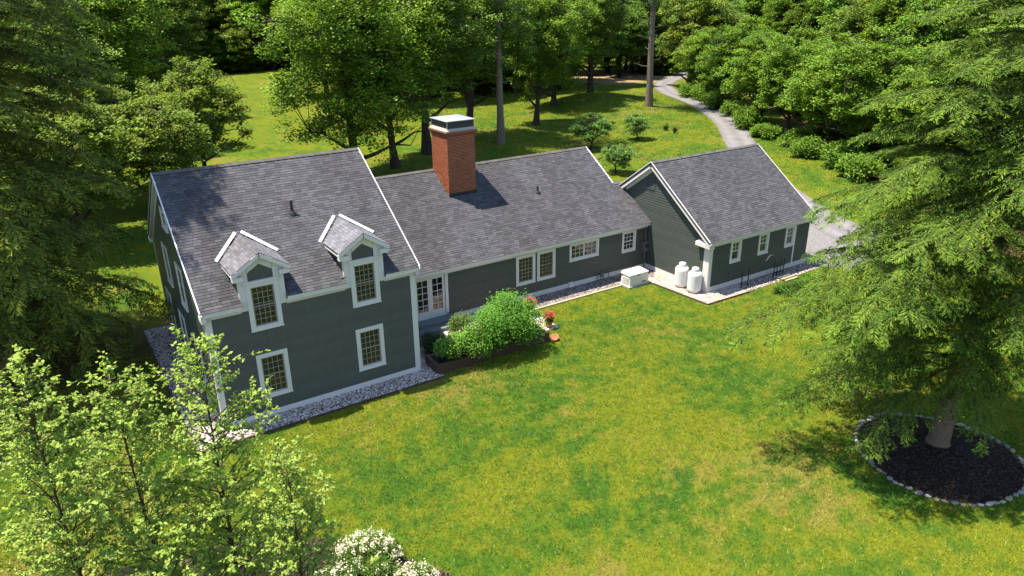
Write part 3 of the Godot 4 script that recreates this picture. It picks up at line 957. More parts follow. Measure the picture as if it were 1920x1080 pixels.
func dormer(cx: float, sl: float, rng: RandomNumberGenerator) -> void:
	var d := group_part("dormer")
	d.set_meta("label", "gabled wall dormer with white trim" )
	var hw := 0.8
	var ye := 5.86
	var yp := 6.5
	var ds := (yp - ye) / 0.98
	# face: white board with the green field let in
	var top := func(x): return yp - 0.1 - absf(x - cx) * ds
	var b := MB.new()
	for sx in [-1.0, 1.0]:
		var xa: float = cx + sx * hw
		var xb: float = cx + sx * 0.44
		b.hexa([Vector3(xa, 4.38, -0.1), Vector3(xb, 4.38, -0.1), Vector3(xb, 4.38, 0.03), Vector3(xa, 4.38, 0.03), Vector3(xa, top.call(xa), -0.1), Vector3(xb, top.call(xb), -0.1), Vector3(xb, top.call(xb), 0.03), Vector3(xa, top.call(xa), 0.03)])
		xa = cx + sx * 0.43
		b.hexa([Vector3(xa, 5.76, -0.1), Vector3(cx, 6.03, -0.1), Vector3(cx, 6.03, 0.032), Vector3(xa, 5.76, 0.032), Vector3(xa, top.call(xa), -0.1), Vector3(cx, top.call(cx), -0.1), Vector3(cx, top.call(cx), 0.032), Vector3(xa, top.call(xa), 0.032)])
	part("face_board", b, M.trim, d)
	b = MB.new()
	b.box(cx - 0.62, 5.37, 0.0, cx + 0.62, 5.45, 0.11)
	part("head_cap", b, M.trim, d)
	for k in 6:
		var ya := 5.4 + k * 0.105
		var hwid := 0.43 if ya < 5.7 else maxf(0.05, 0.43 - (ya - 5.72) / 0.27 * 0.43 + 0.1)
		var cb := MB.new()
		cb.hexa([Vector3(cx - hwid, ya, -0.06), Vector3(cx + hwid, ya, -0.06), Vector3(cx + hwid, ya, 0.015), Vector3(cx - hwid, ya, 0.015), Vector3(cx - hwid, ya + 0.105, -0.06), Vector3(cx + hwid, ya + 0.105, -0.06), Vector3(cx + hwid, ya + 0.105, 0.002), Vector3(cx - hwid, ya + 0.105, 0.002)])
		part("clapboard", cb, M.siding, d)
	# cheeks
	b = MB.new()
	for sx in [-1.0, 1.0]:
		var xo: float = cx + sx * hw
		var xi: float = cx + sx * (hw - 0.1)
		var zr := WEZ - (ye - WE) / sl
		b.hexa([Vector3(xo, WE + sl * WEZ - 0.1, -0.1), Vector3(xo, ye - 0.02, -0.1), Vector3(xo, ye - 0.02, zr), Vector3(xo, ye - 0.1, zr), Vector3(xi, WE + sl * WEZ - 0.1, -0.1), Vector3(xi, ye - 0.02, -0.1), Vector3(xi, ye - 0.02, zr), Vector3(xi, ye - 0.1, zr)])
	part("cheek", b, M.siding, d)
	# roof
	var zf := 0.27
	var zr2 := WEZ - (ye - WE) / sl
	var zp := WEZ - (yp - WE) / sl
	b = MB.new()
	for sx in [-1.0, 1.0]:
		var e0 := Vector3(cx + sx * 0.99, ye - 0.01, zf)
		var r0 := Vector3(cx, yp - 0.01, zf)
		var r1 := Vector3(cx, yp - 0.01, zp)
		var e1 := Vector3(cx + sx * 0.99, ye - 0.01, zr2)
		var dn := Vector3(0, -0.07, 0)
		b.hexa([e0, r0, r1, e1, e0 + dn, r0 + dn, r1 + dn, e1 + dn])
	part("deck", b, M.roof_deck, d)
	for sx in [-1.0, 1.0]:
		var o := Vector3(cx + sx * 1.0, ye, zf + 0.01)
		var up := Vector3(-sx * 1.0, yp - ye, 0)
		var len := up.length()
		pale = true  # sunlight on the dormer slopes put into the shingle colour
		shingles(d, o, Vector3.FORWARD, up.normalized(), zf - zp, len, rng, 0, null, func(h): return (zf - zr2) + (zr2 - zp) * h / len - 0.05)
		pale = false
	# valley flashing
	for sx in [-1.0, 1.0]:
		b = MB.new()
		var a := Vector3(cx + sx * 1.06, ye - 0.01, zr2 + 0.02)
		var e := Vector3(cx + sx * 0.06, yp + 0.0, zp - 0.03)
		var nn := Vector3(0, 1, sl).normalized()
		var side: Vector3 = (e - a).normalized().cross(nn) * -0.09 * sx
		side = side if side.z < 0 else -side
		b.hexa([a + nn * 0.035, e + nn * 0.035, e + side * 1.3 + nn * 0.04, a + side * 1.3 + nn * 0.04, a + nn * 0.012, e + nn * 0.012, e + side * 1.3 + nn * 0.012, a + side * 1.3 + nn * 0.012])
		part("valley_flashing", b, M.white_flashing, d)
	# pediment boards
	for sx in [-1.0, 1.0]:
		b = MB.new()
		b.bar(Vector3(cx + sx * 1.0, ye - 0.085, zf - 0.02), Vector3(cx, yp - 0.085, zf - 0.02), 0.05, 0.13)
		part("rake_board", b, M.trim, d)
		b = MB.new()
		b.bar(Vector3(cx + sx * 0.98, ye - 0.15, 0.13), Vector3(cx, yp - 0.15, 0.13), 0.22, 0.05)
		part("rake_soffit", b, M.trim, d)
		b = MB.new()
		b.box(minf(cx + sx * 0.98, cx + sx * 0.62), ye - 0.3, 0.0, maxf(cx + sx * 0.98, cx + sx * 0.62), ye - 0.14, 0.235)
		part("cornice_return", b, M.trim, d)
		b = MB.new()
		b.box(minf(cx + sx * 0.99, cx + sx * 0.8), ye - 0.16, -1.3, maxf(cx + sx * 0.99, cx + sx * 0.8), ye - 0.06, 0.2)
		part("eave_board", b, M.trim, d)

func vent_pipe(p: Vector3, h: float) -> void:
	var g := group_part("vent_pipe")
	g.position = p
	var b := MB.new()
	b.tube(PackedVector3Array([Vector3(0, -0.1, 0), Vector3(0, h, 0)]), PackedFloat32Array([0.055, 0.055]), 10, true)
	part("pipe", b, M.black_metal, g)
	b = MB.new()
	b.lathe(Vector3.ZERO, [Vector2(0.16, -0.09), Vector2(0.15, 0.0), Vector2(0.07, 0.1)], 10)
	part("collar", b, M.black_metal, g)

func middle(rng: RandomNumberGenerator) -> void:
	var wall := group_part("wall")
	wall.set_meta("label", "dark green wall of the low middle section")
	var o := Vector3(0, 0, MW)
	var wins := [[15.26, 16.43, 0.91, 2.47], [16.55, 17.7, 0.91, 2.47], [18.62, 20.6, 1.52, 2.49], [22.27, 23.27, 1.28, 2.48]]
	var holes := [[9.56, 11.3, 0.45, 2.55]]
	for w in wins:
		holes.append([w[0] + 0.06, w[1] - 0.06, w[2] + 0.05, w[3] - 0.06])
	clapboards(wall, o, Vector3.RIGHT, Vector3.BACK, 0.3, ME - 0.3, func(_y): return Vector2(W, GX), holes)
	var inner := []
	for h in holes:
		inner.append([h[0] + 0.05, h[1] - 0.05, h[2] + 0.05, h[3] - 0.05])
	inner[0] = [9.62, 11.24, 0.46, 2.5]
	sheath(wall, o, Vector3.RIGHT, Vector3.BACK, 0.0, ME - 0.05, W, GX, inner)
	var b := MB.new()
	b.box(11.45, 0.04, MW, GX, 0.3, MW + 0.04)
	part("baseboard", b, M.trim, wall)
	# hidden walls, floor and ceiling
	var zb := 2 * MRZ + 3.765
	zb = 2 * MRZ - MW
	b = MB.new()
	b.box(W, 0, zb, MXR - 0.1, ME - 0.1, zb + 0.14)
	b.hexa([Vector3(MXR - 0.24, 0, zb + 0.14), Vector3(MXR - 0.24, 0, MW - 0.14), Vector3(MXR - 0.24, ME - 0.2, MW - 0.14), Vector3(MXR - 0.24, ME - 0.2, zb + 0.14), Vector3(MXR - 0.1, 0, zb + 0.14), Vector3(MXR - 0.1, 0, MW - 0.14), Vector3(MXR - 0.1, ME - 0.2, MW - 0.14), Vector3(MXR - 0.1, ME - 0.2, zb + 0.14)])
	b.hexa([Vector3(MXR - 0.24, ME - 0.2, zb), Vector3(MXR - 0.24, ME - 0.2, MW), Vector3(MXR - 0.24, MR - 0.25, MRZ), Vector3(MXR - 0.24, MR - 0.25, MRZ), Vector3(MXR - 0.1, ME - 0.2, zb), Vector3(MXR - 0.1, ME - 0.2, MW), Vector3(MXR - 0.1, MR - 0.25, MRZ), Vector3(MXR - 0.1, MR - 0.25, MRZ)])
	part("sheathing", b, M.siding, wall)
	b = MB.new()
	b.box(W + 0.02, 0.06, zb + 0.1, GX - 0.02, 0.42, MW - 0.1)
	part("floor", b, M.floor_boards, house)
	b = MB.new()
	b.box(W + 0.02, 2.62, zb + 0.14, GX - 0.02, 2.68, MW - 0.14)
	part("ceiling", b, M.plaster, house)
	b = MB.new()
	b.box(18.7, 0.45, MW - 2.2, 21.0, 2.6, MW - 2.1)
	part("partition", b, M.plaster, house)
	# roof
	var roof := group_part("roof")
	roof.set_meta("label", "grey shingle roof of the low middle section behind the chimney")
	var sm := (MR - ME) / (MEZ - MRZ)
	var cz := -6.16
	var cy := ME + sm * (MEZ - cz)
	var x0 := W + 0.06
	b = MB.new()
	slab(b, x0, MXR, ME - 0.02, MEZ, MR - 0.02, MRZ, 0.13)
	slab(b, MXR, GX - 0.01, ME - 0.02, MEZ, cy - 0.02, cz, 0.13)
	slab(b, x0, MXR, ME - 0.02, 2 * MRZ - MEZ, MR - 0.021, MRZ, 0.13)
	slab(b, MXR, GX - 0.01, ME - 0.02, 2 * cz - MEZ, cy - 0.021, cz, 0.13)
	part("deck", b, M.roof_deck, roof)
	var s := Vector3(0, MR - ME, MRZ - MEZ)
	shingles(roof, Vector3(x0, ME - 0.015, MEZ + 0.02), Vector3.RIGHT, s.normalized(), GX - 0.02 - x0, s.length(), rng, 0, func(p): return (p.x > MXR and p.z < cz) or (p.x > 13.45 and p.x < 14.98 and p.z < -7.05 and p.z > -8.7))
	var s2 := Vector3(0, MR - ME, MEZ - MRZ)
	shingles(roof, Vector3(x0, ME - 0.015, 2 * MRZ - MEZ), Vector3.RIGHT, s2.normalized(), MXR - x0, s2.length(), rng, 0)
	ridge_caps(roof, x0, MXR, MR, MRZ, rng)
	ridge_caps(roof, MXR, GX - 0.03, cy, cz, rng)
	eave(roof, x0, GX - 0.01, ME, MEZ, MW)
	b = MB.new()
	b.bar(Vector3(MXR - 0.02, cy - 0.08, cz), Vector3(MXR - 0.02, MR - 0.08, MRZ), 0.035, 0.16)
	b.bar(Vector3(MXR - 0.02, ME - 0.1, 2 * MRZ - MEZ), Vector3(MXR - 0.02, MR - 0.08, MRZ), 0.034, 0.16)
	part("rake_board", b, M.trim, roof)
	b = MB.new()
	b.bar(Vector3(MXR + 0.005, cy + 0.012, cz), Vector3(MXR + 0.005, MR + 0.012, MRZ), 0.05, 0.04)
	part("drip_edge", b, M.white_flashing, roof)
	for i in wins.size():
		var w: Array = wins[i]
		var opt := {"bars": M.muntin_wood, "sash": M.muntin_wood, "casing": 0.15}
		var g := [4, 6]
		if i == 2:
			opt = {"rail": false, "mullion": true, "casing": 0.12}
			g = [6, 3]
		if i == 3:
			g = [3, 4]
			opt = {"casing": 0.12, "bars": M.trim}
		window(Vector3(w[0], w[2], MW), 0.0, w[1] - w[0], w[3] - w[2], g[0], g[1], opt)
	french_door()
	vent_pipe(Vector3(18.46, 4.71, -6.42), 0.32)
	# dryer vent on the baseboard
	b = MB.new()
	b.box(18.6, 0.1, MW + 0.04, 18.85, 0.32, MW + 0.14)
	b.hexa([Vector3(18.58, 0.3, MW + 0.04), Vector3(18.87, 0.3, MW + 0.04), Vector3(18.87, 0.08, MW + 0.14), Vector3(18.58, 0.08, MW + 0.14), Vector3(18.58, 0.34, MW + 0.04), Vector3(18.87, 0.34, MW + 0.04), Vector3(18.87, 0.1, MW + 0.18), Vector3(18.58, 0.1, MW + 0.18)])
	part("dryer_vent", b, M.trim, house)

func french_door() -> void:
	var g := group_part("french_door")
	g.position = Vector3(9.5, 0.44, MW)
	var b := MB.new()
	b.box(0, 0, 0, 0.14, 2.16, 0.05); b.box(1.72, 0, 0, 1.87, 2.16, 0.05); b.box(0.14, 2.02, 0, 1.72, 2.16, 0.052); b.box(0.14, -0.06, -0.1, 1.72, 0.02, 0.09)
	part("frame", b, M.trim, g)
	for k in 2:
		var x0 := 0.15 + k * 0.785
		var x1 := x0 + 0.775
		b = MB.new()
		b.box(x0, 0.03, -0.05, x0 + 0.12, 2.01, 0.0); b.box(x1 - 0.12, 0.03, -0.05, x1, 2.01, 0.0)
		b.box(x0 + 0.12, 0.03, -0.05, x1 - 0.12, 0.3, 0.002); b.box(x0 + 0.12, 1.88, -0.05, x1 - 0.12, 2.01, 0.002)
		b.box(x0 + 0.375, 0.3, -0.04, x0 + 0.4, 1.88, -0.004)
		for j in range(1, 5):
			var y := lerpf(0.3, 1.88, j / 5.0)
			b.box(x0 + 0.12, y - 0.012, -0.039, x1 - 0.12, y + 0.012, -0.005)
		part("leaf", b, M.trim, g)
		b = MB.new()
		b.box(0, 0, -0.027, 0.267, 0.316, -0.022)
		var pm := b.mesh(M.glass)
		for j in 5:
			for i in 2:
				put("pane", pm, g).position = Vector3(x0 + 0.12 + i * 0.267, 0.3 + j * 0.316, 0)
		b = MB.new()
		b.tube(PackedVector3Array([Vector3(x1 - 0.06 if k == 0 else x0 + 0.06, 1.0, 0.0), Vector3(x1 - 0.06 if k == 0 else x0 + 0.06, 1.0, 0.06), Vector3(x1 - 0.16 if k == 0 else x0 + 0.16, 1.0, 0.06)]), PackedFloat32Array([0.012, 0.012, 0.012]), 6, true)
		part("handle", b, M.sheet_metal, g)

func garage(rng: RandomNumberGenerator) -> void:
	var gl := GX - 0.3
	var sg := (GR - GE) / (GEZ - GRZ)
	var zb := 2 * GRZ - GW
	var wall := group_part("wall")
	wall.set_meta("label", "dark green garage front wall under the eave")
	var wins := [[25.66, 26.5, 1.36, 2.58], [27.88, 28.72, 1.37, 2.58], [30.12, 30.96, 1.37, 2.58]]
	var holes := []
	for w in wins: holes.append([w[0] + 0.06, w[1] - 0.06, w[2] + 0.05, w[3] - 0.06])
	clapboards(wall, Vector3(0, 0, GW), Vector3.RIGHT, Vector3.BACK, 0.3, GE - 0.3, func(_y): return Vector2(GX + 0.18, GXR - 0.3), holes)
	var inner := []
	for h in holes: inner.append([h[0] + 0.05, h[1] - 0.05, h[2] + 0.05, h[3] - 0.05])
	sheath(wall, Vector3(0, 0, GW), Vector3.RIGHT, Vector3.BACK, 0.0, GE - 0.05, GX, GXR - 0.2, inner)
	var b := MB.new()
	b.box(GX - 0.012, 0.02, GW, GXR - 0.2, 0.3, GW + 0.04)
	part("baseboard", b, M.trim, wall)
	b = MB.new()
	b.box(GX - 0.03, 0.3, GW, GX + 0.19, GE - 0.34, GW + 0.035)
	part("corner_board", b, M.trim, wall)
	b = MB.new()
	b.box(30.94, 0.3, GW, 31.05, GE - 0.34, GW + 0.035)
	part("corner_board", b, M.trim, wall)
	# gable wall towards the camera
	var gw := group_part("wall")
	gw.set_meta("label", "sunlit green gable wall of the garage")
	var dd := GW - zb
	var span := func(y): return Vector2(maxf(0.0, (y - (GE - 0.32)) / sg), minf(dd - (0.35 if y < GE - 0.35 else 0.0), dd - (y - (GE - 0.32)) / sg))
	clapboards(gw, Vector3(GX, 0, zb), Vector3.BACK, Vector3.LEFT, 0.3, GR - 0.45, span, [])
	b = MB.new()
	for xa in [GX + 0.002, GXR - 0.36]:
		b.box(xa, 0, zb + 0.14, xa + 0.14, GE - 0.2, GW - 0.142)
		b.hexa([Vector3(xa, GE - 0.2, zb), Vector3(xa, GE - 0.2, GW), Vector3(xa, GR - 0.28, GRZ), Vector3(xa, GR - 0.28, GRZ), Vector3(xa + 0.14, GE - 0.2, zb), Vector3(xa + 0.14, GE - 0.2, GW), Vector3(xa + 0.14, GR - 0.28, GRZ), Vector3(xa + 0.14, GR - 0.28, GRZ)])
	b.box(GX, 0, zb, GXR - 0.2, GE - 0.1, zb + 0.14)
	part("sheathing", b, M.sheathing, gw)
	b = MB.new()
	b.box(GX - 0.04, 0.02, MW + 0.04, GX, 0.3, GW)
	part("baseboard", b, M.trim, gw)
	b = MB.new()
	b.box(GX - 0.04, 0.3, GW - 0.36, GX, GE - 0.34, GW + 0.0)
	part("corner_board", b, M.trim, gw)
	# gable vent
	b = MB.new()
	b.box(GX - 0.06, 4.62, -4.0, GX, 4.69, -3.36); b.box(GX - 0.05, 4.69, -4.0, GX, 5.25, -3.94); b.box(GX - 0.05, 4.69, -3.42, GX, 5.25, -3.36)
	b.box(GX - 0.05, 5.25, -4.0, GX, 5.31, -3.36)
	for k in 8:
		var y := 4.72 + k * 0.066
		b.hexa([Vector3(GX - 0.04, y, -3.94), Vector3(GX - 0.04, y, -3.42), Vector3(GX, y + 0.05, -3.42), Vector3(GX, y + 0.05, -3.94), Vector3(GX - 0.04, y + 0.012, -3.94), Vector3(GX - 0.04, y + 0.012, -3.42), Vector3(GX, y + 0.062, -3.42), Vector3(GX, y + 0.062, -3.94)])
	part("louvre_vent", b, M.siding, house)
	# floor and roof
	b = MB.new()
	b.box(GX + 0.14, 0.02, zb + 0.1, GXR - 0.3, 0.1, GW - 0.1)
	part("floor", b, M.concrete, house)
	var roof := group_part("roof")
	roof.set_meta("label", "grey shingle roof of the garage")
	b = MB.new()
	slab(b, gl, GXR, GE - 0.02, GEZ, GR - 0.02, GRZ, 0.13)
	slab(b, gl, GXR, GE - 0.02, 2 * GRZ - GEZ, GR - 0.021, GRZ, 0.13)
	part("deck", b, M.roof_deck, roof)
	var s := Vector3(0, GR - GE, GRZ - GEZ)
	shingles(roof, Vector3(gl, GE - 0.015, GEZ + 0.02), Vector3.RIGHT, s.normalized(), GXR - gl, s.length(), rng, 0)
	var s2 := Vector3(0, GR - GE, GEZ - GRZ)
	shingles(roof, Vector3(gl, GE - 0.015, 2 * GRZ - GEZ), Vector3.RIGHT, s2.normalized(), GXR - gl, s2.length(), rng, 0)
	ridge_caps(roof, gl, GXR, GR, GRZ, rng)
	eave(roof, gl + 0.3, GXR, GE, GEZ, GW)
	b = MB.new()
	b.box(gl, GE - 0.19, GEZ - 0.04, gl + 0.3, GE - 0.015, GEZ - 0.005)
	part("fascia", b, M.trim, roof)
	rake(roof, gl + 0.005, -1.0, GE, GEZ - 0.01, GR, GRZ, 0.3)
	rake(roof, gl + 0.005, -1.0, GE, 2 * GRZ - GEZ + 0.01, GR, GRZ, 0.3)
	rake(roof, GXR - 0.005, 1.0, GE, GEZ - 0.01, GR, GRZ, 0.3)
	rake(roof, GXR - 0.005, 1.0, GE, 2 * GRZ - GEZ + 0.01, GR, GRZ, 0.3)
	b = MB.new()
	b.box(gl + 0.02, GE - 0.36, GW - 0.8, GX, GE - 0.17, GEZ - 0.04)
	b.hexa([Vector3(gl + 0.02, GE - 0.17, GW - 0.8), Vector3(GX, GE - 0.17, GW - 0.8), Vector3(GX, GE - 0.17, GEZ - 0.04), Vector3(gl + 0.02, GE - 0.17, GEZ - 0.04), Vector3(gl + 0.2, GE - 0.08, GW - 0.7), Vector3(GX, GE - 0.08, GW - 0.7), Vector3(GX, GE - 0.08, GEZ - 0.1), Vector3(gl + 0.2, GE - 0.08, GEZ - 0.1)])
	part("cornice_return", b, M.trim, roof)
	for w in wins:
		window(Vector3(w[0], w[2], GW), 0.0, w[1] - w[0], w[3] - w[2], 2, 4, {"lattice_from": 2, "casing": 0.14})

func chimney(rng: RandomNumberGenerator) -> void:
	var ch := group_part("chimney")
	ch.set_meta("label", "tall red brick chimney with a metal cap")
	var x0 := 13.424
	var x1 := 15.007
	var z1 := -7.02
	var z0 := -8.715
	var b := MB.new()
	b.box(x0 + 0.03, 4.6, z0 + 0.03, x1 - 0.03, 8.2, z1 - 0.03)
	part("core", b, M.mortar, ch)
	var tones := [Color(0.34, 0.105, 0.046), Color(0.3, 0.092, 0.04), Color(0.37, 0.12, 0.052), Color(0.27, 0.08, 0.037), Color(0.33, 0.105, 0.048), Color(0.38, 0.14, 0.066)]
	var meshes := []
	for t in tones:
		var mb := MB.new()
		mb.col = t
		mb.box(0, 0, 0, 1, 1, 1)
		meshes.append(mb.mesh(M.brick))
	var rest := MB.new()
	var made := 0
	var rows := 48
	var hgt := 0.0715
	var lo := 4.72
	for r in rows:
		var y := lo + r * hgt
		if y > 8.12: break
		var out := 0.0
		var off := 0.105 if r % 2 else 0.0
		for side in 4:
			var len := (x1 - x0) if side % 2 == 0 else (z1 - z0)
			var a := -off
			while a < len:
				var a0 := maxf(a, 0.0)
				var a1 := minf(a + 0.21, len)
				a += 0.21
				if a1 - a0 < 0.04: continue
				var g := 0.011
				var bx := []
				var pr := rng.randf_range(0.0, 0.006)
				match side:
					0: bx = [x0 + a0 + g, x0 + a1 - g, z1 - 0.1, z1 + pr]
					1: bx = [x0 - pr, x0 + 0.1, z0 + a0 + g, z0 + a1 - g]
					2: bx = [x0 + a0 + g, x0 + a1 - g, z0 - pr, z0 + 0.1]
					3: bx = [x1 - 0.1, x1 + pr, z0 + a0 + g, z0 + a1 - g]
				if side == 1 and y < 6.2 - 0.651 * (bx[2] - MRZ) - 0.15: continue
				var single := made < 300 and (side == 0 or side == 1) and y > 5.9
				var t := rng.randi() % 6
				if single:
					made += 1
					var o := put("brick", meshes[t], ch)
					o.position = Vector3(bx[0], y + g, bx[2])
					o.scale = Vector3(bx[1] - bx[0], hgt - 2 * g, bx[3] - bx[2])
				else:
					rest.col = tones[t]
					rest.box(bx[0], y + g, bx[2], bx[1], y + hgt - g, bx[3])
	part("bricks", rest, M.brick, ch).set_meta("kind", "stuff")
	for k in 3:
		b = MB.new()
		b.col = [Color(0.26, 0.085, 0.045), Color(0.25, 0.1, 0.06), Color(0.3, 0.17, 0.12)][k]
		var e: float = [0.03, 0.065, 0.1][k]
		b.box(x0 - e, 8.13 + k * 0.085, z0 - e, x1 + e, 8.21 + k * 0.085, z1 + e)
		part("corbel_course", b, M.brick, ch)
	b = MB.new()
	b.hexa([Vector3(x0 - 0.07, 8.382, z0 - 0.07), Vector3(x1 + 0.07, 8.382, z0 - 0.07), Vector3(x1 + 0.07, 8.382, z1 + 0.07), Vector3(x0 - 0.07, 8.382, z1 + 0.07), Vector3(x0 + 0.02, 8.5, z0 + 0.02), Vector3(x1 - 0.02, 8.5, z0 + 0.02), Vector3(x1 - 0.02, 8.5, z1 - 0.02), Vector3(x0 + 0.02, 8.5, z1 - 0.02)])
	part("crown", b, M.crown_stone, ch)
	b = MB.new()
	b.box(x0 + 0.04, 8.5, z0 + 0.04, x1 - 0.04, 8.83, z1 - 0.04)
	part("cap_screen", b, M.mesh_screen, ch)
	b = MB.new()
	for q in [[x0, z0], [x1, z0], [x0, z1], [x1, z1]]:
		b.box(q[0] - 0.02 + (0.03 if q[0] == x0 else -0.03), 8.46, q[1] - 0.02 + (0.03 if q[1] == z0 else -0.03), q[0] + 0.02 + (0.03 if q[0] == x0 else -0.03), 8.84, q[1] + 0.02 + (0.03 if q[1] == z0 else -0.03))
	part("cap_post", b, M.sheet_metal, ch)
	b = MB.new()
	b.box(x0 - 0.05, 8.84, z0 - 0.05, x1 + 0.05, 8.875, z1 + 0.05)
	b.hexa([Vector3(x0 - 0.03, 8.875, z0 - 0.03), Vector3(x1 + 0.03, 8.875, z0 - 0.03), Vector3(x1 + 0.03, 8.875, z1 + 0.03), Vector3(x0 - 0.03, 8.875, z1 + 0.03), Vector3(x0 + 0.5, 8.93, z0 + 0.5), Vector3(x1 - 0.5, 8.93, z0 + 0.5), Vector3(x1 - 0.5, 8.93, z1 - 0.5), Vector3(x0 + 0.5, 8.93, z1 - 0.5)])
	part("cap_lid", b, M.sheet_metal, ch)
	var ry := ME + 0.6523 * (MEZ - z1)
	b = MB.new()
	b.box(x0 - 0.025, ry - 0.12, z1, x1 + 0.025, ry + 0.17, z1 + 0.03)
	part("flashing", b, M.flashing, ch)

# ------------------------------------------------------------------ yard things
func make_yard(rng: RandomNumberGenerator) -> void:
	# steps and patio
	var st := thing("door_steps", Vector3(10.4, 0, -3.3), "blue-grey stone steps below the french doors", "steps")
	for k in 2:
		var b := MB.new()
		b.box(-1.1, 0.012 + k * 0.2, -0.42, 1.1, 0.2 + k * 0.2, 0.55 - k * 0.4)
		part("step", b, M.bluestone, st)
	var pv := thing("paving", Vector3.ZERO, "pinkish flagstones of the patio beside the planter", "paving")
	var y := -3.6
	var row := 0
	while y < -0.15:
		var x := 8.0 + (0.25 if row % 2 else 0.0)
		while x < 15.2:
			var w := rng.randf_range(0.42, 0.62)
			var c := Vector2(x + w / 2, y + 0.22)
			if Geometry2D.is_point_in_polygon(c + Vector2(w / 2, 0.15), patio) and Geometry2D.is_point_in_polygon(c + Vector2(-w / 2, -0.15), patio) and not (absf(c.x - 10.4) < 1.3 and c.y < -2.6):
				var b := MB.new()
				b.col = Color(0.44, 0.33, 0.28).lerp(Color(0.5, 0.42, 0.37), rng.randf()) * rng.randf_range(0.75, 1.1)
				var j := func(): return rng.randf_range(-0.02, 0.02)
				var h: float = 0.035 + rng.randf() * 0.008
				var p := [Vector3(x + 0.02 + j.call(), 0, y + 0.02 + j.call()), Vector3(x + w - 0.02 + j.call(), 0, y + 0.02 + j.call()), Vector3(x + w - 0.02 + j.call(), 0, y + 0.42 + j.call()), Vector3(x + 0.02 + j.call(), 0, y + 0.42 + j.call())]
				var q := []
				for e in p: q.append(e + Vector3(0, h, 0))
				b.hexa(p + q)
				part("flagstone", b, M.flagstone, pv)
			x += w
		y += 0.44
		row += 1
	# raised planter of stacked timbers
	var pl := thing("planter", Vector3(8.35, 0, -0.25), "long raised planter of dark brown timbers beside the wing corner", "planter")
	for k in 3:
		var y0 := 0.0 + k * 0.145
		var off := 0.15 if k % 2 else 0.0
		for sg in [[0.0, 2.0 + off], [2.0 + off, 4.1 - off], [4.1 - off, 5.7]]:
			var b := MB.new()
			var dz := rng.randf_range(-0.008, 0.008)
			b.box(sg[0] + 0.004, y0 + 0.003, 0.9 + dz, sg[1] - 0.004, y0 + 0.142, 1.04 + dz)
			part("timber", b, M.timber, pl)
			b = MB.new()
			b.box(sg[0] + 0.004, y0 + 0.003, -0.1 + dz, sg[1] - 0.004, y0 + 0.142, 0.04 + dz)
			part("timber", b, M.timber, pl)
		for x in [0.0, 5.56]:
			var b := MB.new()
			b.box(x, y0 + 0.003, 0.05, x + 0.14, y0 + 0.142, 0.885)
			part("timber", b, M.timber, pl)
	var sb := MB.new()
	sb.box(0.14, 0.02, 0.05, 5.56, 0.36, 0.88)
	part("soil", sb, M.soil, pl)
	# pots
	var pots := [[Vector3(14.95, 0.045, -2.05), 1.15, "terracotta pot of pink flowers at the patio's back corner by the gravel", Color(0.55, 0.09, 0.1)], [Vector3(14.87, 0.045, -0.38), 1.0, "terracotta pot of red flowers at the patio corner by the lawn", Color(0.5, 0.05, 0.05)]]
	for p in pots:
		var o := thing("flower_pot", p[0], p[2], "pot", "terracotta pots on the patio")
		var b := MB.new()
		b.lathe(Vector3.ZERO, [Vector2(0.01, 0), Vector2(0.13, 0), Vector2(0.17, 0.24), Vector2(0.2, 0.25), Vector2(0.2, 0.32), Vector2(0.17, 0.32), Vector2(0.16, 0.26), Vector2(0.01, 0.26)], 18)
		part("pot", b, M.terracotta, o)
		b = MB.new()
		for i in 420:
			var d := Vector3(rng.randfn(), rng.randfn(), rng.randfn()).normalized() * pow(rng.randf(), 0.4)
			var q := Vector3(d.x * 0.27, 0.5 + d.y * 0.24, d.z * 0.27)
			b.col = Color(0.03, 0.085, 0.018) * rng.randf_range(0.6, 1.5)
			leafat(b, q, 0.075, 0.05, rng, 0.6)
		part("leaves", b, M.leaf, o)
		b = MB.new()
		for i in 130:
			var d := Vector3(rng.randfn(), absf(rng.randfn()) + 0.2, rng.randfn()).normalized()
			var q := Vector3(d.x * 0.3, 0.5 + d.y * 0.28, d.z * 0.3)
			b.col = p[3] * rng.randf_range(0.6, 1.3)
			for k in 3: leafat(b, q + Vector3(rng.randfn(), rng.randfn(), rng.randfn()) * 0.012, 0.045, 0.04, rng, 0.9)
		part("flowers", b, M.petal, o).set_meta("kind", "stuff")
		o.scale = Vector3.ONE * p[1]
	var ob := thing("terracotta_bowl", Vector3(14.3, 0.02, 0.85), "small terracotta bowl tipped on the grass by the planter end", "bowl")
	var b := MB.new()
	b.lathe(Vector3(0, 0.08, 0), [Vector2(0.01, -0.06), Vector2(0.1, -0.06), Vector2(0.19, 0.05), Vector2(0.21, 0.06), Vector2(0.18, 0.06), Vector2(0.09, -0.04), Vector2(0.01, -0.04)], 16, Basis(Vector3(0.4, 0, 1).normalized(), 0.45))
	part("bowl", b, M.terracotta, ob)
	# standby generator
	var ge := thing("generator", Vector3(21.95, 0, -2.25), "boxy off-white standby generator on the dark gravel bed", "generator")
	b = MB.new()
	b.box(-0.78, 0.0, -0.46, 0.78, 0.09, 0.46)
	part("base_pad", b, M.concrete, ge)
	b = MB.new()
	b.hexa([Vector3(-0.66, 0.09, -0.36), Vector3(0.66, 0.09, -0.36), Vector3(0.66, 0.09, 0.36), Vector3(-0.66, 0.09, 0.36), Vector3(-0.63, 0.66, -0.34), Vector3(0.63, 0.66, -0.34), Vector3(0.63, 0.66, 0.34), Vector3(-0.63, 0.66, 0.34)])
	part("cabinet", b, M.cabinet_paint, ge)
	b = MB.new()
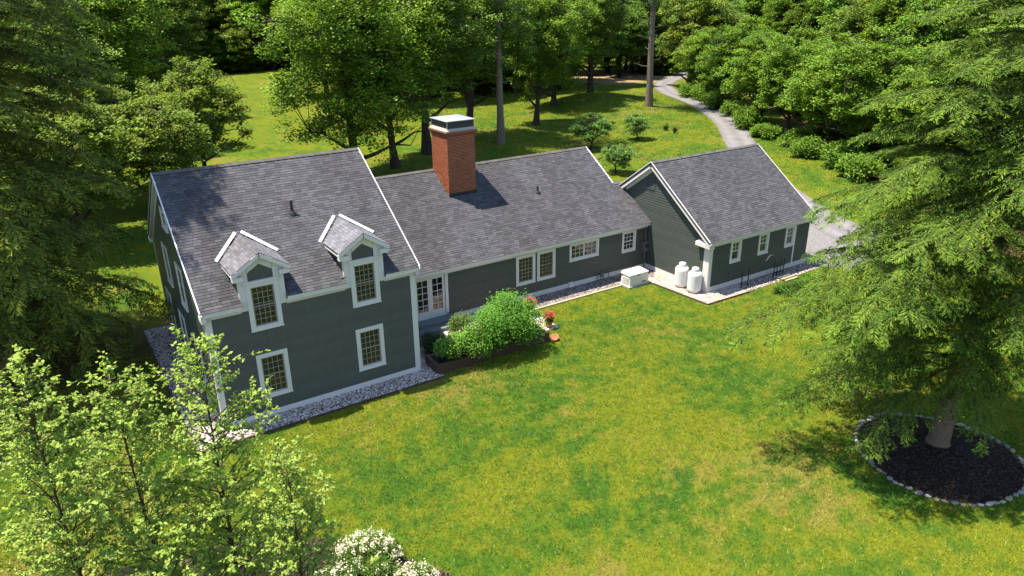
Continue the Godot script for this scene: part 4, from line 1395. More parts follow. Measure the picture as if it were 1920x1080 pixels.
	b.hexa([Vector3(-0.68, 0.665, -0.38), Vector3(0.68, 0.665, -0.38), Vector3(0.68, 0.665, 0.38), Vector3(-0.68, 0.665, 0.38), Vector3(-0.67, 0.72, -0.37), Vector3(0.67, 0.72, -0.37), Vector3(0.67, 0.72, 0.37), Vector3(-0.67, 0.72, 0.37)])
	b.hexa([Vector3(-0.67, 0.72, -0.37), Vector3(0.67, 0.72, -0.37), Vector3(0.67, 0.72, 0.37), Vector3(-0.67, 0.72, 0.37), Vector3(-0.58, 0.8, -0.34), Vector3(0.6, 0.8, -0.34), Vector3(0.6, 0.77, 0.28), Vector3(-0.58, 0.77, 0.28)])
	part("lid", b, M.cabinet_paint, ge)
	for k in 7:
		b = MB.new()
		b.box(-0.675, 0.18 + k * 0.055, -0.25, -0.64, 0.2 + k * 0.055, 0.25)
		part("louvre", b, M.cabinet_paint, ge)
	b = MB.new()
	b.box(0.2, 0.16, 0.345, 0.5, 0.24, 0.362)
	part("nameplate", b, M.grey_metal, ge)
	b = MB.new()
	b.box(-0.1, 0.6, 0.345, 0.06, 0.63, 0.37)
	part("latch", b, M.grey_metal, ge)
	# tanks
	for q in [[Vector3(23.7, 0.02, -0.52), "white propane tank standing nearer the middle section wall"], [Vector3(23.7, 0.02, 0.4), "white propane tank standing nearer the garage corner"]]:
		var o := thing("propane_tank", q[0], q[1], "tank", "propane tanks by the garage")
		b = MB.new()
		b.lathe(Vector3.ZERO, [Vector2(0.3, 0.06), Vector2(0.355, 0.12), Vector2(0.365, 0.2), Vector2(0.365, 0.95), Vector2(0.35, 1.05), Vector2(0.29, 1.13), Vector2(0.18, 1.17), Vector2(0.01, 1.18)], 28)
		part("body", b, M.tank_paint, o)
		b = MB.new()
		b.lathe(Vector3.ZERO, [Vector2(0.26, 0.0), Vector2(0.3, 0.0), Vector2(0.3, 0.09), Vector2(0.26, 0.09)], 24)
		part("foot_ring", b, M.grey_metal, o)
		b = MB.new()
		b.lathe(Vector3.ZERO, [Vector2(0.17, 1.15), Vector2(0.19, 1.16), Vector2(0.19, 1.3), Vector2(0.165, 1.35), Vector2(0.1, 1.36), Vector2(0.01, 1.365)], 20)
		part("collar", b, M.tank_paint, o)
		b = MB.new()
		b.tube(PackedVector3Array([Vector3(0.1, 1.25, 0.12), Vector3(0.2, 1.25, 0.22), Vector3(0.3, 1.1, 0.1), Vector3(0.4, 0.9, -0.02)]), PackedFloat32Array([0.02, 0.02, 0.012, 0.012]), 6, true)
		part("valve", b, M.grey_metal, o)
		o.rotation.y = 0.3
	# electric meter
	var me := thing("electric_meter", Vector3(23.95, 0.3, MW + 0.03), "grey-green electric meter box on the wall beside the small window", "meter")
	b = MB.new()
	b.box(-0.18, 0.75, 0, 0.18, 1.35, 0.16)
	part("box", b, M.grey_metal, me)
	b = MB.new()
	b.lathe(Vector3(0, 1.1, 0.16), [Vector2(0.1, 0), Vector2(0.1, 0.06), Vector2(0.06, 0.09), Vector2(0.01, 0.1)], 14, Basis(Vector3.RIGHT, PI / 2))
	part("dial_glass", b, M.dark_glass, me)
	b = MB.new()
	b.tube(PackedVector3Array([Vector3(0, 0.78, 0.06), Vector3(0, -0.25, 0.06)]), PackedFloat32Array([0.035, 0.035]), 8)
	b.tube(PackedVector3Array([Vector3(0.0, 1.33, 0.06), Vector3(0.0, 2.2, 0.06)]), PackedFloat32Array([0.03, 0.03]), 8)
	part("conduit", b, M.grey_metal, me)
	# gas fittings by the baseboard
	var ga := thing("gas_fittings", Vector3(20.5, 0.02, MW + 0.12), "small dark pipes and valves at the baseboard left of the generator", "pipes")
	for k in 4:
		b = MB.new()
		var x: float = [0.0, 0.22, 0.45, 0.8][k]
		var h: float = [0.5, 0.4, 0.55, 0.35][k]
		b.tube(PackedVector3Array([Vector3(x, 0, 0), Vector3(x, h, 0), Vector3(x, h + 0.02, -0.13)]), PackedFloat32Array([0.022, 0.022, 0.022]), 7, true)
		part("pipe", b, M.grey_metal, ga)
	b = MB.new()
	b.lathe(Vector3(0.3, 0.33, 0.05), [Vector2(0.01, -0.06), Vector2(0.1, -0.05), Vector2(0.12, 0), Vector2(0.1, 0.05), Vector2(0.01, 0.06)], 12, Basis(Vector3.RIGHT, 1.2))
	part("regulator", b, M.grey_metal, ga)
	# iron posts by the garage
	for q in [[26.2, 1.42, 0.85, "short black iron post nearer the tanks by the garage wall"], [26.72, 1.4, 0.9, "short black iron post further from the tanks by the garage wall"]]:
		var o := thing("iron_post", Vector3(q[0], 0.0, q[1]), q[3], "post", "iron posts by the garage wall")
		b = MB.new()
		b.tube(PackedVector3Array([Vector3(0, 0, 0), Vector3(0, q[2], 0)]), PackedFloat32Array([0.032, 0.028]), 8, true)
		part("shaft", b, M.black_metal, o)
		b = MB.new()
		b.lathe(Vector3(0, q[2], 0), [Vector2(0.03, 0), Vector2(0.05, 0.03), Vector2(0.03, 0.07), Vector2(0.005, 0.08)], 8)
		part("finial", b, M.black_metal, o)
		b = MB.new()
		b.lathe(Vector3.ZERO, [Vector2(0.1, 0.0), Vector2(0.1, 0.03), Vector2(0.03, 0.06)], 8)
		part("foot", b, M.black_metal, o)
	var rk := thing("iron_rack", Vector3(28.9, 0.0, 1.35), "black iron rack with arched rods against the garage wall by the hemlock", "rack")
	for k in 4:
		b = MB.new()
		var x: float = k * 0.27
		b.tube(PackedVector3Array([Vector3(x, 0, 0.0), Vector3(x, 0.95, 0.0)]), PackedFloat32Array([0.028, 0.024]), 7, true)
		part("upright", b, M.black_metal, rk)
	for k in 2:
		b = MB.new()
		var pts := PackedVector3Array()
		var rd := PackedFloat32Array()
		for i in 11:
			var t := i / 10.0
			pts.append(Vector3(0.05 - t * (0.75 + 0.3 * k), 0.95 + sin(t * PI * 0.85) * (0.42 + 0.1 * k), 0.05 + 0.1 * k))
			rd.append(0.014)
		b.tube(pts, rd, 6, true)
		part("arched_rod", b, M.grey_metal, rk)
	b = MB.new()
	b.bar(Vector3(-0.05, 0.55, 0), Vector3(0.9, 0.55, 0), 0.03, 0.03)
	b.bar(Vector3(-0.05, 0.25, 0), Vector3(0.9, 0.25, 0), 0.03, 0.03)
	part("crossbar", b, M.black_metal, rk)
	var wp := thing("wood_pallet", Vector3(29.3, 0.0, 1.95), "small weathered wooden pallet on the grass before the iron rack", "pallet")
	for k in 5:
		b = MB.new()
		b.box(-0.5, 0.09, -0.3 + k * 0.13, 0.5, 0.11, -0.2 + k * 0.13)
		part("slat", b, M.timber if k % 2 else M.pale_timber, wp)
	for k in 3:
		b = MB.new()
		b.box(-0.48 + k * 0.44, 0.0, -0.3, -0.4 + k * 0.44, 0.088, 0.32)
		part("runner", b, M.timber, wp)

func leafat(b: MB, p: Vector3, l: float, w: float, rng: RandomNumberGenerator, wild: float) -> void:
	var up := Vector3(rng.randfn() * wild, 1.0, rng.randfn() * wild).normalized()
	var a := rng.randf() * TAU
	var d := Vector3(cos(a), rng.randfn() * 0.2 - 0.15, sin(a)).slide(up).normalized()
	var s := up.cross(d) * w * 0.5
	b.leaf(p, d * l, s, up * -0.12 * w)

# ------------------------------------------------------------------ plants
# broadleaf tree as Node3D > trunk, crown ; H height, R crown radius, cb crown base height
func broadleaf(seed_: int, H: float, R: float, cb: float, clumps: int, per: int, ls: float, tone: Color, tr: float, joined := false) -> Variant:
	var rng := RandomNumberGenerator.new()
	rng.seed = seed_
	var wood := MB.new()
	wood.col = Color(0.085, 0.07, 0.055)
	var lv := MB.new()
	var path := PackedVector3Array()
	var rad := PackedFloat32Array()
	var lean := Vector3(rng.randfn() * 0.03, 0, rng.randfn() * 0.03)
	for i in 9:
		var t := i / 8.0
		path.append(Vector3(lean.x * H * t + 0.15 * sin(t * 7.0 + seed_), t * H * 0.88 - 0.1, lean.z * H * t + 0.15 * cos(t * 6.0 + seed_)))
		rad.append(tr * (1.0 - 0.9 * t) + (tr * 0.5 if i == 0 else 0.0))
	wood.tube(path, rad, 9)
	var limbs := []
	for i in 16:
		var t := lerpf(cb / H * 0.8, 0.85, (i + rng.randf()) / 16.0)
		var k := t / 0.88 * 8.0
		var st := path[int(minf(k, 7))].lerp(path[int(minf(k, 7)) + 1], fposmod(k, 1.0) if k < 8 else 1.0)
		var a := i * 2.4 + rng.randf()
		var len := R * rng.randf_range(0.55, 0.85) * sqrt(maxf(0.12, 1.0 - pow(absf(t - 0.45) * 1.7, 2.0)))
		var d := Vector3(cos(a), rng.randf_range(0.25, 0.7), sin(a))
		var p := PackedVector3Array([st, st + d * len * 0.35 + Vector3(0, 0.1, 0), st + d * len * 0.7 + Vector3(0, len * 0.1, 0), st + d * len])
		var r0 := tr * (1.0 - 0.9 * t) * 0.6
		wood.tube(p, PackedFloat32Array([r0, r0 * 0.7, r0 * 0.45, r0 * 0.2]), 6)
		limbs.append(p)
	var ch := (H - cb) / 2.0
	var cy := cb + ch
	for i in clumps:
		var d := Vector3(rng.randfn(), rng.randfn() * 0.95 + 0.05, rng.randfn()).normalized()
		var env := 0.72 + 0.42 * nz3.get_noise_3d(d.x * 9.0 + seed_ * 3.0, d.y * 9.0, d.z * 9.0) + 0.2 * nz3.get_noise_3d(d.x * 25.0, d.y * 25.0 + seed_, d.z * 25.0)
		var k := env * pow(rng.randf_range(0.12, 1.0), 0.35)
		var c := Vector3(d.x * R * k, cy + d.y * ch * k * 1.05, d.z * R * k) * Vector3(1.15, 1, 1.15)
		c += lean * c.y
		# twig from the nearest limb
		var best: Vector3 = path[4]
		var bd := 1e9
		for p in limbs:
			for q in p:
				var e: float = q.distance_squared_to(c) + (4.0 if q.y > c.y else 0.0)
				if e < bd:
					bd = e
					best = q
		if i % 2 == 0:
			wood.tube(PackedVector3Array([best, best.lerp(c, 0.5) + Vector3(0, 0.15, 0), c]), PackedFloat32Array([0.05, 0.03, 0.012]), 4)
		var cr := R * rng.randf_range(0.13, 0.21)
		var tint := tone * rng.randf_range(0.8, 1.2)
		tint = tint.lerp(Color(tint.r * 1.35, tint.g * 1.12, tint.b * 0.8), rng.randf() * 0.7)
		for j in per:
			var o := Vector3(rng.randfn(), rng.randfn(), rng.randfn())
			o = o.normalized() * pow(rng.randf(), 0.45) * cr
			o.y = o.y * 0.5 - 0.12 * (o.x * o.x + o.z * o.z) / cr
			lv.col = tint * rng.randf_range(0.72, 1.3)
			leafat(lv, c + o, ls * rng.randf_range(0.7, 1.3), ls * 0.62, rng, 0.42)
	return finish_tree(wood, lv, M.leaf, joined)

func finish_tree(wood: MB, lv: MB, lm: Material, joined: bool) -> Variant:
	if joined:
		var m := wood.mesh(M.bark)
		lv.into(m, lm)
		return m
	var o := Node3D.new()
	part("trunk", wood, M.bark, o)
	part("crown", lv, lm, o)
	return o

# feathery sprays of a hemlock along +x, drooping: twigs as [base, direction, side, tone]
func frond(rng: RandomNumberGenerator, pairs: int, fine: float) -> Array:
	var out := []
	for i in pairs:
		var t := (i + 0.5) / pairs
		var p := Vector3(t * 0.92, -0.16 * t * t, 0)
		var l := 0.46 * sin(PI * pow(1.0 - t, 0.75) * 0.86 + 0.16) + 0.07
		for sgn in [-1.0, 1.0]:
			var a: float = 0.95 + rng.randfn() * 0.2
			var d := Vector3(cos(a), -0.14 + rng.randfn() * 0.13, sgn * sin(a)) * l * rng.randf_range(0.7, 1.2)
			var up := Vector3(rng.randfn() * 0.3, 1, rng.randfn() * 0.3).normalized()
			out.append([p + Vector3(rng.randfn() * 0.02, 0, 0), d, up.cross(d).normalized() * fine * rng.randf_range(0.8, 1.2), rng.randf_range(0.7, 1.25)])
	out.append([Vector3(0.8, -0.12, 0), Vector3(0.26, -0.09, 0), Vector3(0, 0, fine), 1.2])
	return out

func conifer(seed_: int, H: float, R: float, base_h: float, tr: float, branches: int, fl: float, tone: Color, tip: Color, shape: Callable, step := 0.34, fine := 0.036, reach := Vector3.ZERO) -> Node3D:
	var rng := RandomNumberGenerator.new()
	rng.seed = seed_
	var wood := MB.new()
	wood.col = Color(0.24, 0.19, 0.14)
	var path := PackedVector3Array()
	var rad := PackedFloat32Array()
	for i in 12:
		var t := i / 11.0
		path.append(Vector3(0.12 * sin(t * 5.0 + seed_), t * H - 0.1, 0.12 * cos(t * 4.0 + seed_)))
		rad.append(tr * pow(1.0 - t * 0.96, 0.9) * (1.45 if i == 0 else 1.0))
	path.insert(1, Vector3(0, 0.35, 0).lerp(path[0], 0.3))
	rad.insert(1, tr * 1.05)
	wood.tube(path, rad, 12)
	var twig := MB.new()
	twig.col = Color(0.12, 0.095, 0.075)
	var xf := []
	var cols := PackedColorArray()
	for i in branches:
		var t := (i + rng.randf()) / branches
		var h := lerpf(base_h, H * 0.985, pow(t, 0.9))
		var L: float = R * shape.call(h / H) * rng.randf_range(0.6, 1.08)
		if L < 0.3: L = 0.3
		var az := i * 2.39996 + rng.randfn() * 0.3
		var out := Vector3(cos(az), 0, sin(az))
		if reach.length() > 0.0: L *= lerpf(1.0, clampf(0.88 + 0.3 * out.dot(reach), 0.64, 1.18), smoothstep(10.0, 6.0, h)) * (1.0 - 0.38 * smoothstep(0.0, 0.6, out.dot(Vector3(0.0, 0, 1.0))) * smoothstep(8.5, 6.0, h))
		var rise := lerpf(-0.02, 0.5, pow(h / H, 1.5)) + rng.randfn() * 0.07
		var droop := 0.34 + rng.randfn() * 0.06
		var bend := rng.randfn() * 0.18
		var side := Vector3(-out.z, 0, out.x)
		var pt := func(u: float) -> Vector3: return Vector3(0, h, 0) + out * L * u + Vector3.UP * L * (rise * u - droop * u * u) + side * L * bend * u * u
		var bp := PackedVector3Array()
		var br := PackedFloat32Array()
		for k in 6:
			bp.append(pt.call(k / 5.0))
			br.append(lerpf(0.008 + 0.007 * L, 0.005, k / 5.0))
		twig.tube(bp, br, 5)
		var n := int(maxf(4.0, L / step))
		for k in n:
			var u := lerpf(0.16, 1.0, (k + rng.randf()) / n)
			var p: Vector3 = pt.call(u)
			var fw: Vector3 = (pt.call(u + 0.04) - pt.call(u - 0.04)).normalized()
			var sgn := 1.0 if (k % 2 == 0) else -1.0
			for rep in 2:
				var ang := rng.randf_range(0.75, 1.15) * sgn
				sgn = -sgn
				var d := fw.rotated(Vector3.UP, ang)
				var ll := L * 0.36 * pow(maxf(0.0, 1.0 - u), 0.6) + fl * 0.7
				ll *= rng.randf_range(0.6, 1.2)
				var m := int(maxf(1.0, ll / (fl * 0.5)))
				if m > 1: twig.tube(PackedVector3Array([p, p + d * ll * 0.9 + Vector3(0, -0.12 * ll, 0)]), PackedFloat32Array([0.008, 0.004]), 3)
				for q in m:
					var w := (q + 0.2) / m
					var pp := p + d * ll * w * 0.9 + Vector3(0, -0.12 * ll * w * w, 0)
					var turn := rng.randf_range(-0.7, 0.7)
					var dd := d.rotated(Vector3.UP, turn)
					dd.y -= 0.06 + rng.randf() * 0.3
					add_frond(xf, cols, pp, dd, fl * rng.randf_range(0.7, 1.25), rng, tone, tip, u * 0.5 + w * 0.5)
			for rep2 in 2:
				var d2 := fw.rotated(Vector3.UP, rng.randfn() * 0.3)
				d2.y -= 0.1
				add_frond(xf, cols, p + Vector3(0, 0.04, 0) - d2 * fl * rng.randf() * 0.5, d2, fl * rng.randf_range(0.8, 1.2), rng, tone, tip, u)
	var o := Node3D.new()
	part("trunk", wood, M.bark, o)
	part("branches", twig, M.bark, o)
	var kinds := []
	for k in 6: kinds.append(frond(rng, 8, fine))
	var lv := MB.new()
	for i in xf.size():
		var f: Array = kinds[i % 6]
		var x: Transform3D = xf[i]
		var c := cols[i]
		for q in f:
			lv.col = c * q[3]
			lv.twig(x * q[0], x.basis * q[1], x.basis * q[2])
	part("crown", lv, M.needle, o)
	print("conifer fronds ", xf.size())
	return o

func add_frond(xf: Array, cols: PackedColorArray, p: Vector3, d: Vector3, s: float, rng: RandomNumberGenerator, tone: Color, tip: Color, u: float) -> void:
	var x := d.normalized()
	var up := (Vector3.UP + Vector3(rng.randfn(), 0, rng.randfn()) * 0.22)
	var z := x.cross(up).normalized()
	var y := z.cross(x).normalized()
	xf.append(Transform3D(Basis(x, y, z).scaled(Vector3.ONE * s), p))
	cols.append(tone.lerp(tip, clampf(rng.randfn() * 0.25 + 0.35, 0, 1)) * rng.randf_range(0.8, 1.2))

# slender young birch: leader with ascending twigs and separate leaves
func birch(seed_: int, H: float, bare_h: float, spread: float, tone: Color, density: float) -> Node3D:
	var rng := RandomNumberGenerator.new()
	rng.seed = seed_
	var wood := MB.new()
	wood.col = Color(0.11, 0.075, 0.055)
	var lv := MB.new()
	var path := PackedVector3Array()
	var rad := PackedFloat32Array()
	var wob := Vector2(rng.randfn(), rng.randfn()) * 0.1
	for i in 14:
		var t := i / 13.0
		path.append(Vector3(wob.x * sin(t * 4.0), t * H, wob.y * sin(t * 5.0)))
		rad.append(lerpf(0.06, 0.006, t))
	wood.tube(path, rad, 7)
	var count := int((H - bare_h) * 9.0 * density)
	for i in count:
		var t := (i + rng.randf()) / count
		var h := lerpf(bare_h, H * 0.97, t)
		var k := h / H * 13.0
		var st := path[int(k)].lerp(path[mini(int(k) + 1, 13)], fposmod(k, 1.0))
		var L := spread * (0.16 + 0.95 * pow(1.0 - t, 0.62)) * rng.randf_range(0.55, 1.1)
		var az := i * 2.39996 + rng.randfn() * 0.4
		var el := rng.randf_range(0.55, 1.05)
		var d := Vector3(cos(az) * cos(el), sin(el), sin(az) * cos(el))
		var e := st + d * L
		e += Vector3(cos(az), -0.3, sin(az)) * L * 0.22
		var mid := st.lerp(e, 0.5) + Vector3(0, 0.06 * L, 0)
		wood.tube(PackedVector3Array([st, mid, e]), PackedFloat32Array([0.007 + 0.006 * L, 0.006 + 0.002 * L, 0.003]), 4)
		var tw := int(maxf(2.0, L / 0.1))
		for j in tw:
			var u := lerpf(0.12, 1.0, (j + rng.randf()) / tw)
			var p := st.lerp(mid, u * 2.0) if u < 0.5 else mid.lerp(e, u * 2.0 - 1.0)
			var td := (d + Vector3(rng.randfn(), rng.randfn() * 0.5 + 0.1, rng.randfn()) * 0.75).normalized() * rng.randf_range(0.14, 0.42)
			wood.tube(PackedVector3Array([p, p + td]), PackedFloat32Array([0.0035, 0.002]), 3)
			var tint := tone * rng.randf_range(0.75, 1.25)
			for q in int(6 * density) + 3:
				var w := rng.randf_range(0.15, 1.05)
				var lp := p + td * w
				lv.col = tint * rng.randf_range(0.75, 1.25)
				lv.col = lv.col.lerp(Color(0.4, 0.42, 0.12), rng.randf() * rng.randf() * 0.6)
				leafat(lv, lp, rng.randf_range(0.055, 0.105), 0.056, rng, 0.6)
	var o := Node3D.new()
	part("trunk", wood, M.bark, o)
	part("crown", lv, M.birch_leaf, o)
	print("birch leaves ", lv.v.size() / 4)
	return o

func shrub(seed_: int, r: Vector3, n: int, ls: float, lw: float, tone: Color, bumps: int) -> Node3D:
	var rng := RandomNumberGenerator.new()
	rng.seed = seed_
	var lv := MB.new()
	var wood := MB.new()
	wood.col = Color(0.07, 0.05, 0.035)
	for k in bumps:
		var a := k * 2.4 + rng.randf()
		var rr := sqrt((k + 0.5) / bumps) * 0.75
		var c := Vector3(cos(a) * rr * r.x, r.y * rng.randf_range(0.45, 0.8) * (1.0 - 0.5 * rr), sin(a) * rr * r.z)
		wood.tube(PackedVector3Array([Vector3(c.x * 0.1, 0, c.z * 0.1), c * Vector3(0.5, 0.6, 0.5), c]), PackedFloat32Array([0.03, 0.02, 0.008]), 5)
		var cr := Vector3(r.x, r.y * 0.8, r.z) * rng.randf_range(0.3, 0.46)
		var tint := tone * rng.randf_range(0.8, 1.2)
		for i in n / bumps:
			var d := Vector3(rng.randfn(), rng.randfn(), rng.randfn()).normalized() * pow(rng.randf(), 0.35)
			var p := c + d * cr
			if rng.randf() < 0.06: p += d * cr * rng.randf() * 0.6
			if p.y < 0.03: p.y = 0.03 + rng.randf() * 0.1
			lv.col = tint * rng.randf_range(0.65, 1.35)
			leafat(lv, p, ls * rng.randf_range(0.7, 1.3), lw, rng, 0.55)
	var o := Node3D.new()
	part("stems", wood, M.bark, o)
	part("foliage", lv, M.leaf, o)
	return o

func plant(o: Node3D, called: String, at: Vector3, turn: float, label: String, category: String, group := "", sc := Vector3.ONE) -> Node3D:
	o.name = numbered(called)
	o.set_meta("base_name", called)
	add_child(o)
	o.position = at
	o.rotation.y = turn
	o.scale = sc
	tag(o, label, category, group)
	return o

func wood_of(called: String, m: Mesh, spots: Array, rng: RandomNumberGenerator, label: String) -> void:
	var xf := []
	var cols := PackedColorArray()
	for s in spots:
		var k: float = s[1]
		xf.append(Transform3D(Basis(Vector3.UP, rng.randf() * TAU).scaled(Vector3(k * rng.randf_range(0.9, 1.15), k, k * rng.randf_range(0.9, 1.15))), Vector3(s[0].x, gh(s[0].x, s[0].y) - 0.1, s[0].y)))
		var t := rng.randf_range(0.8, 1.2)
		cols.append(Color(t * rng.randf_range(0.85, 1.2), t, t * rng.randf_range(0.8, 1.1)))
	tag(many(numbered(called), m, xf, cols, self), label, "woodland", "", "stuff")

func make_plants() -> void:
	var rng := RandomNumberGenerator.new()
	rng.seed = 77
	var G := Color(0.14, 0.245, 0.03)
	var D := Color(0.095, 0.165, 0.03)
	# big hemlock on the lawn
	var hem := func(t: float) -> float: return pow(maxf(0.0, 1.0 - pow(t, 1.5)), 0.85) * (0.5 + 0.5 * smoothstep(0.14, 0.3, t))
	var h := conifer(5, 19.0, 7.6, 2.5, 0.33, 190, 0.4, Color(0.046, 0.1, 0.014), Color(0.14, 0.22, 0.024), hem, 0.27, 0.034, Vector3(-0.88, 0, -0.47))
	plant(h, "hemlock_tree", Vector3(20.42, 0.05, 14.95), 0.0, "large feathery hemlock growing from the round mulch bed on the lawn", "tree")
	# dark conifers on the left
	var broad := func(t: float) -> float: return pow(maxf(0.0, 1.0 - pow(t, 4.0)), 0.7) * (0.85 + 0.15 * smoothstep(0.0, 0.2, t))
	var c1 := conifer(9, 29.0, 6.7, 1.2, 0.45, 200, 0.64, Color(0.062, 0.1, 0.016), Color(0.175, 0.21, 0.026), broad, 0.55)
	plant(c1, "evergreen_tree", Vector3(-6.4, 0, -9.8), 0.0, "huge dark evergreen close beside the gable end of the wing", "tree")
	copy_of(c1, Vector3(-12.5, 0, -17.5), 2.1, Vector3(1, 0.92, 1), "dark evergreen behind the first one at the left edge", "")
	# young birches in the near corner
	var bt := Color(0.275, 0.39, 0.07)
	var b1 := birch(3, 9.1, 2.2, 1.85, bt, 1.65)
	plant(b1, "birch_tree", Vector3(-1.93, 0, 11.72), 0.0, "tallest young birch in the near corner bed, in front of the wing", "tree", "young birches in the near bed")
	var b2 := birch(8, 8.6, 2.0, 1.75, bt, 1.6)
	plant(b2, "birch_tree", Vector3(-3.3, 0, 11.2), 1.0, "young birch between the tallest birch and the left picture edge", "tree", "young birches in the near bed")
	copy_of(b1, Vector3(-4.7, 0, 10.3), 2.2, Vector3(1.0, 0.97, 1.0), "young birch cut by the left picture edge", "young birches in the near bed")
	copy_of(b2, Vector3(-1.0, 0, 13.0), 3.9, Vector3(0.85, 0.82, 0.85), "lowest young birch, nearest the lawn edge of the bed", "young birches in the near bed")
	# broadleaf trees behind the house
	var t1 := broadleaf(21, 19.0, 7.2, 1.2, 400, 100, 0.29, G * 1.0, 0.42)
	var t2 := broadleaf(34, 18.5, 6.0, 2.2, 360, 100, 0.29, G * 0.92, 0.35)
	var t3 := broadleaf(47, 21.0, 6.6, 3.0, 380, 100, 0.29, D * 1.25, 0.45)
	plant(t1, "leafy_tree", Vector3(18.6, 0, -33.0), 0.0, "broad bright green leafy tree behind the ridge of the wing", "tree")
	plant(t2, "leafy_tree", Vector3(23.3, 0, -35.6), 0.0, "slimmer leafy tree between the broad one and the chimney", "tree")
	plant(t3, "leafy_tree", Vector3(28.6, 0, -39.5), 0.0, "darker leafy tree directly behind the chimney", "tree")
	copy_of(t3, Vector3(36.0, 0, -44.0), 1.4, Vector3(0.95, 0.95, 0.95), "dark leafy tree right of the chimney beside the pine trunk")
	copy_of(t2, Vector3(47.0, 0, -47.0), 2.4, Vector3(0.9, 1.0, 0.9), "slender tree with thin trunk behind the middle roof ridge")
	copy_of(t1, Vector3(56.0, 0, -56.0), 4.0, Vector3(0.9, 0.95, 0.9), "leafy tree overhanging the bend of the driveway")
	copy_of(t3, Vector3(64.0, 1.0, -58.0), 3.0, Vector3(0.85, 0.9, 0.85), "tree on the small mound beside the driveway")
	# tall pines: bare trunk in view, crown above
	for q in [[Vector3(37.3, 0, -39.7), 0.38, "tall pine with bare grey trunk right of the chimney"], [Vector3(66.3, 0, -48.3), 0.46, "tall pine with bare brown trunk beside the curve of the driveway"]]:
		var wood := MB.new()
		wood.col = Color(0.26, 0.21, 0.17)
		var pa := PackedVector3Array()
		var ra := PackedFloat32Array()
		for i in 10:
			var t := i / 9.0
			pa.append(Vector3(0.2 * sin(t * 3.0), t * 30.0 - 0.1, 0.15 * sin(t * 4.0)))
			ra.append(q[1] * (1.3 if i == 0 else 1.0) * (1.0 - 0.75 * t))
		wood.tube(pa, ra, 12)
		for k in 16:
			var a := k * 2.4
			var y := 5.5 + k * 0.7
			var l := rng.randf_range(0.6, 3.2)
			wood.tube(PackedVector3Array([Vector3(0, y, 0), Vector3(cos(a), 0.1, sin(a)) * l * 0.5 + Vector3(0, y, 0), Vector3(cos(a + 0.3), 0.2, sin(a + 0.3)) * l + Vector3(0, y, 0)]), PackedFloat32Array([0.06, 0.035, 0.012]), 5)
		var o := Node3D.new()
		part("trunk", wood, M.bark, o)
		var lv := MB.new()
		for i in 130:
			var a := rng.randf() * TAU
			var y := lerpf(13.0, 31.0, rng.randf())
			var rr := 4.6 * sqrt(maxf(0.05, 1.0 - absf(y - 22.0) / 10.0)) * sqrt(rng.randf())
			var c := Vector3(cos(a) * rr, y, sin(a) * rr)
			for j in 60:
				lv.col = Color(0.06, 0.11, 0.03) * rng.randf_range(0.7, 1.4)
				leafat(lv, c + Vector3(rng.randfn() * 0.7, rng.randfn() * 0.22, rng.randfn() * 0.7), 0.32, 0.1, rng, 0.5)
		part("crown", lv, M.needle, o)
		plant(o, "pine_tree", q[0], rng.randf() * 6.0, q[2], "tree", "tall pines")
	# small orchard trees
	var f1 := broadleaf(61, 4.0, 2.4, 0.5, 90, 85, 0.18, Color(0.12, 0.235, 0.06), 0.1)
	plant(f1, "fruit_tree", Vector3(43.0, 0, -31.8), 0.0, "rounded small fruit tree just over the middle roof ridge", "tree", "small fruit trees")
	copy_of(f1, Vector3(50.3, 0, -33.2), 2.0, Vector3(0.72, 0.78, 0.72), "smallest fruit tree, standing alone on the lawn right of the rounded one", "small fruit trees")
	copy_of(f1, Vector3(38.2, 0, -22.5), 4.0, Vector3(0.7, 0.72, 0.7), "small fruit tree half hidden in the gap between the two roofs", "small fruit trees")
	for q in [[Vector3(56.2, 0, -33.4), 1.0, "tiny dark evergreen, the nearer of two on the lawn by the drive"], [Vector3(56.6, 0, -35.2), 0.9, "tiny dark evergreen, the farther of two on the lawn by the drive"]]:
		var sh := shrub(int(q[0].z * -10.0), Vector3(0.3, 1.0, 0.3) * q[1], 500, 0.13, 0.05, Color(0.03, 0.05, 0.015), 5)
		plant(sh, "dwarf_spruce", q[0], 0.0, q[2], "shrub", "tiny evergreens")
	# trees at the left behind the evergreens
	var u1 := broadleaf(71, 9.0, 4.2, 1.0, 190, 95, 0.25, Color(0.13, 0.2, 0.03), 0.2)
	plant(u1, "leafy_tree", Vector3(3.5, 0, -33.0), 0.0, "low spreading tree behind the left end of the wing roof", "tree")
	copy_of(u1, Vector3(8.5, 0, -42.0), 1.7, Vector3(1.05, 1.2, 1.05), "low tree at the edge of the far lawn, left of the broad bright green one")
	copy_of(u1, Vector3(-2.5, 0, -27.0), 3.1, Vector3(1.1, 1.2, 1.1), "low spreading tree between the big evergreen and the wing roof")
	copy_of(u1, Vector3(-8.0, 0, -33.0), 4.6, Vector3(1.2, 1.5, 1.2), "leafy tree behind the big evergreen at the left edge")
	copy_of(t3, Vector3(-3.0, 0, -40.0), 0.7, Vector3(0.9, 0.85, 0.9), "dark leafy tree above the left end of the wing roof")
	copy_of(t2, Vector3(4.0, 0, -58.0), 5.0, Vector3(1.1, 1.1, 1.1), "leafy tree at the left of the far lawn")
	# wood edge right of the drive
	var e1 := broadleaf(83, 11.0, 4.4, 0.4, 250, 95, 0.26, Color(0.14, 0.25, 0.032), 0.2)
	var e2 := broadleaf(97, 14.0, 4.8, 0.8, 270, 95, 0.27, Color(0.125, 0.23, 0.03), 0.25)
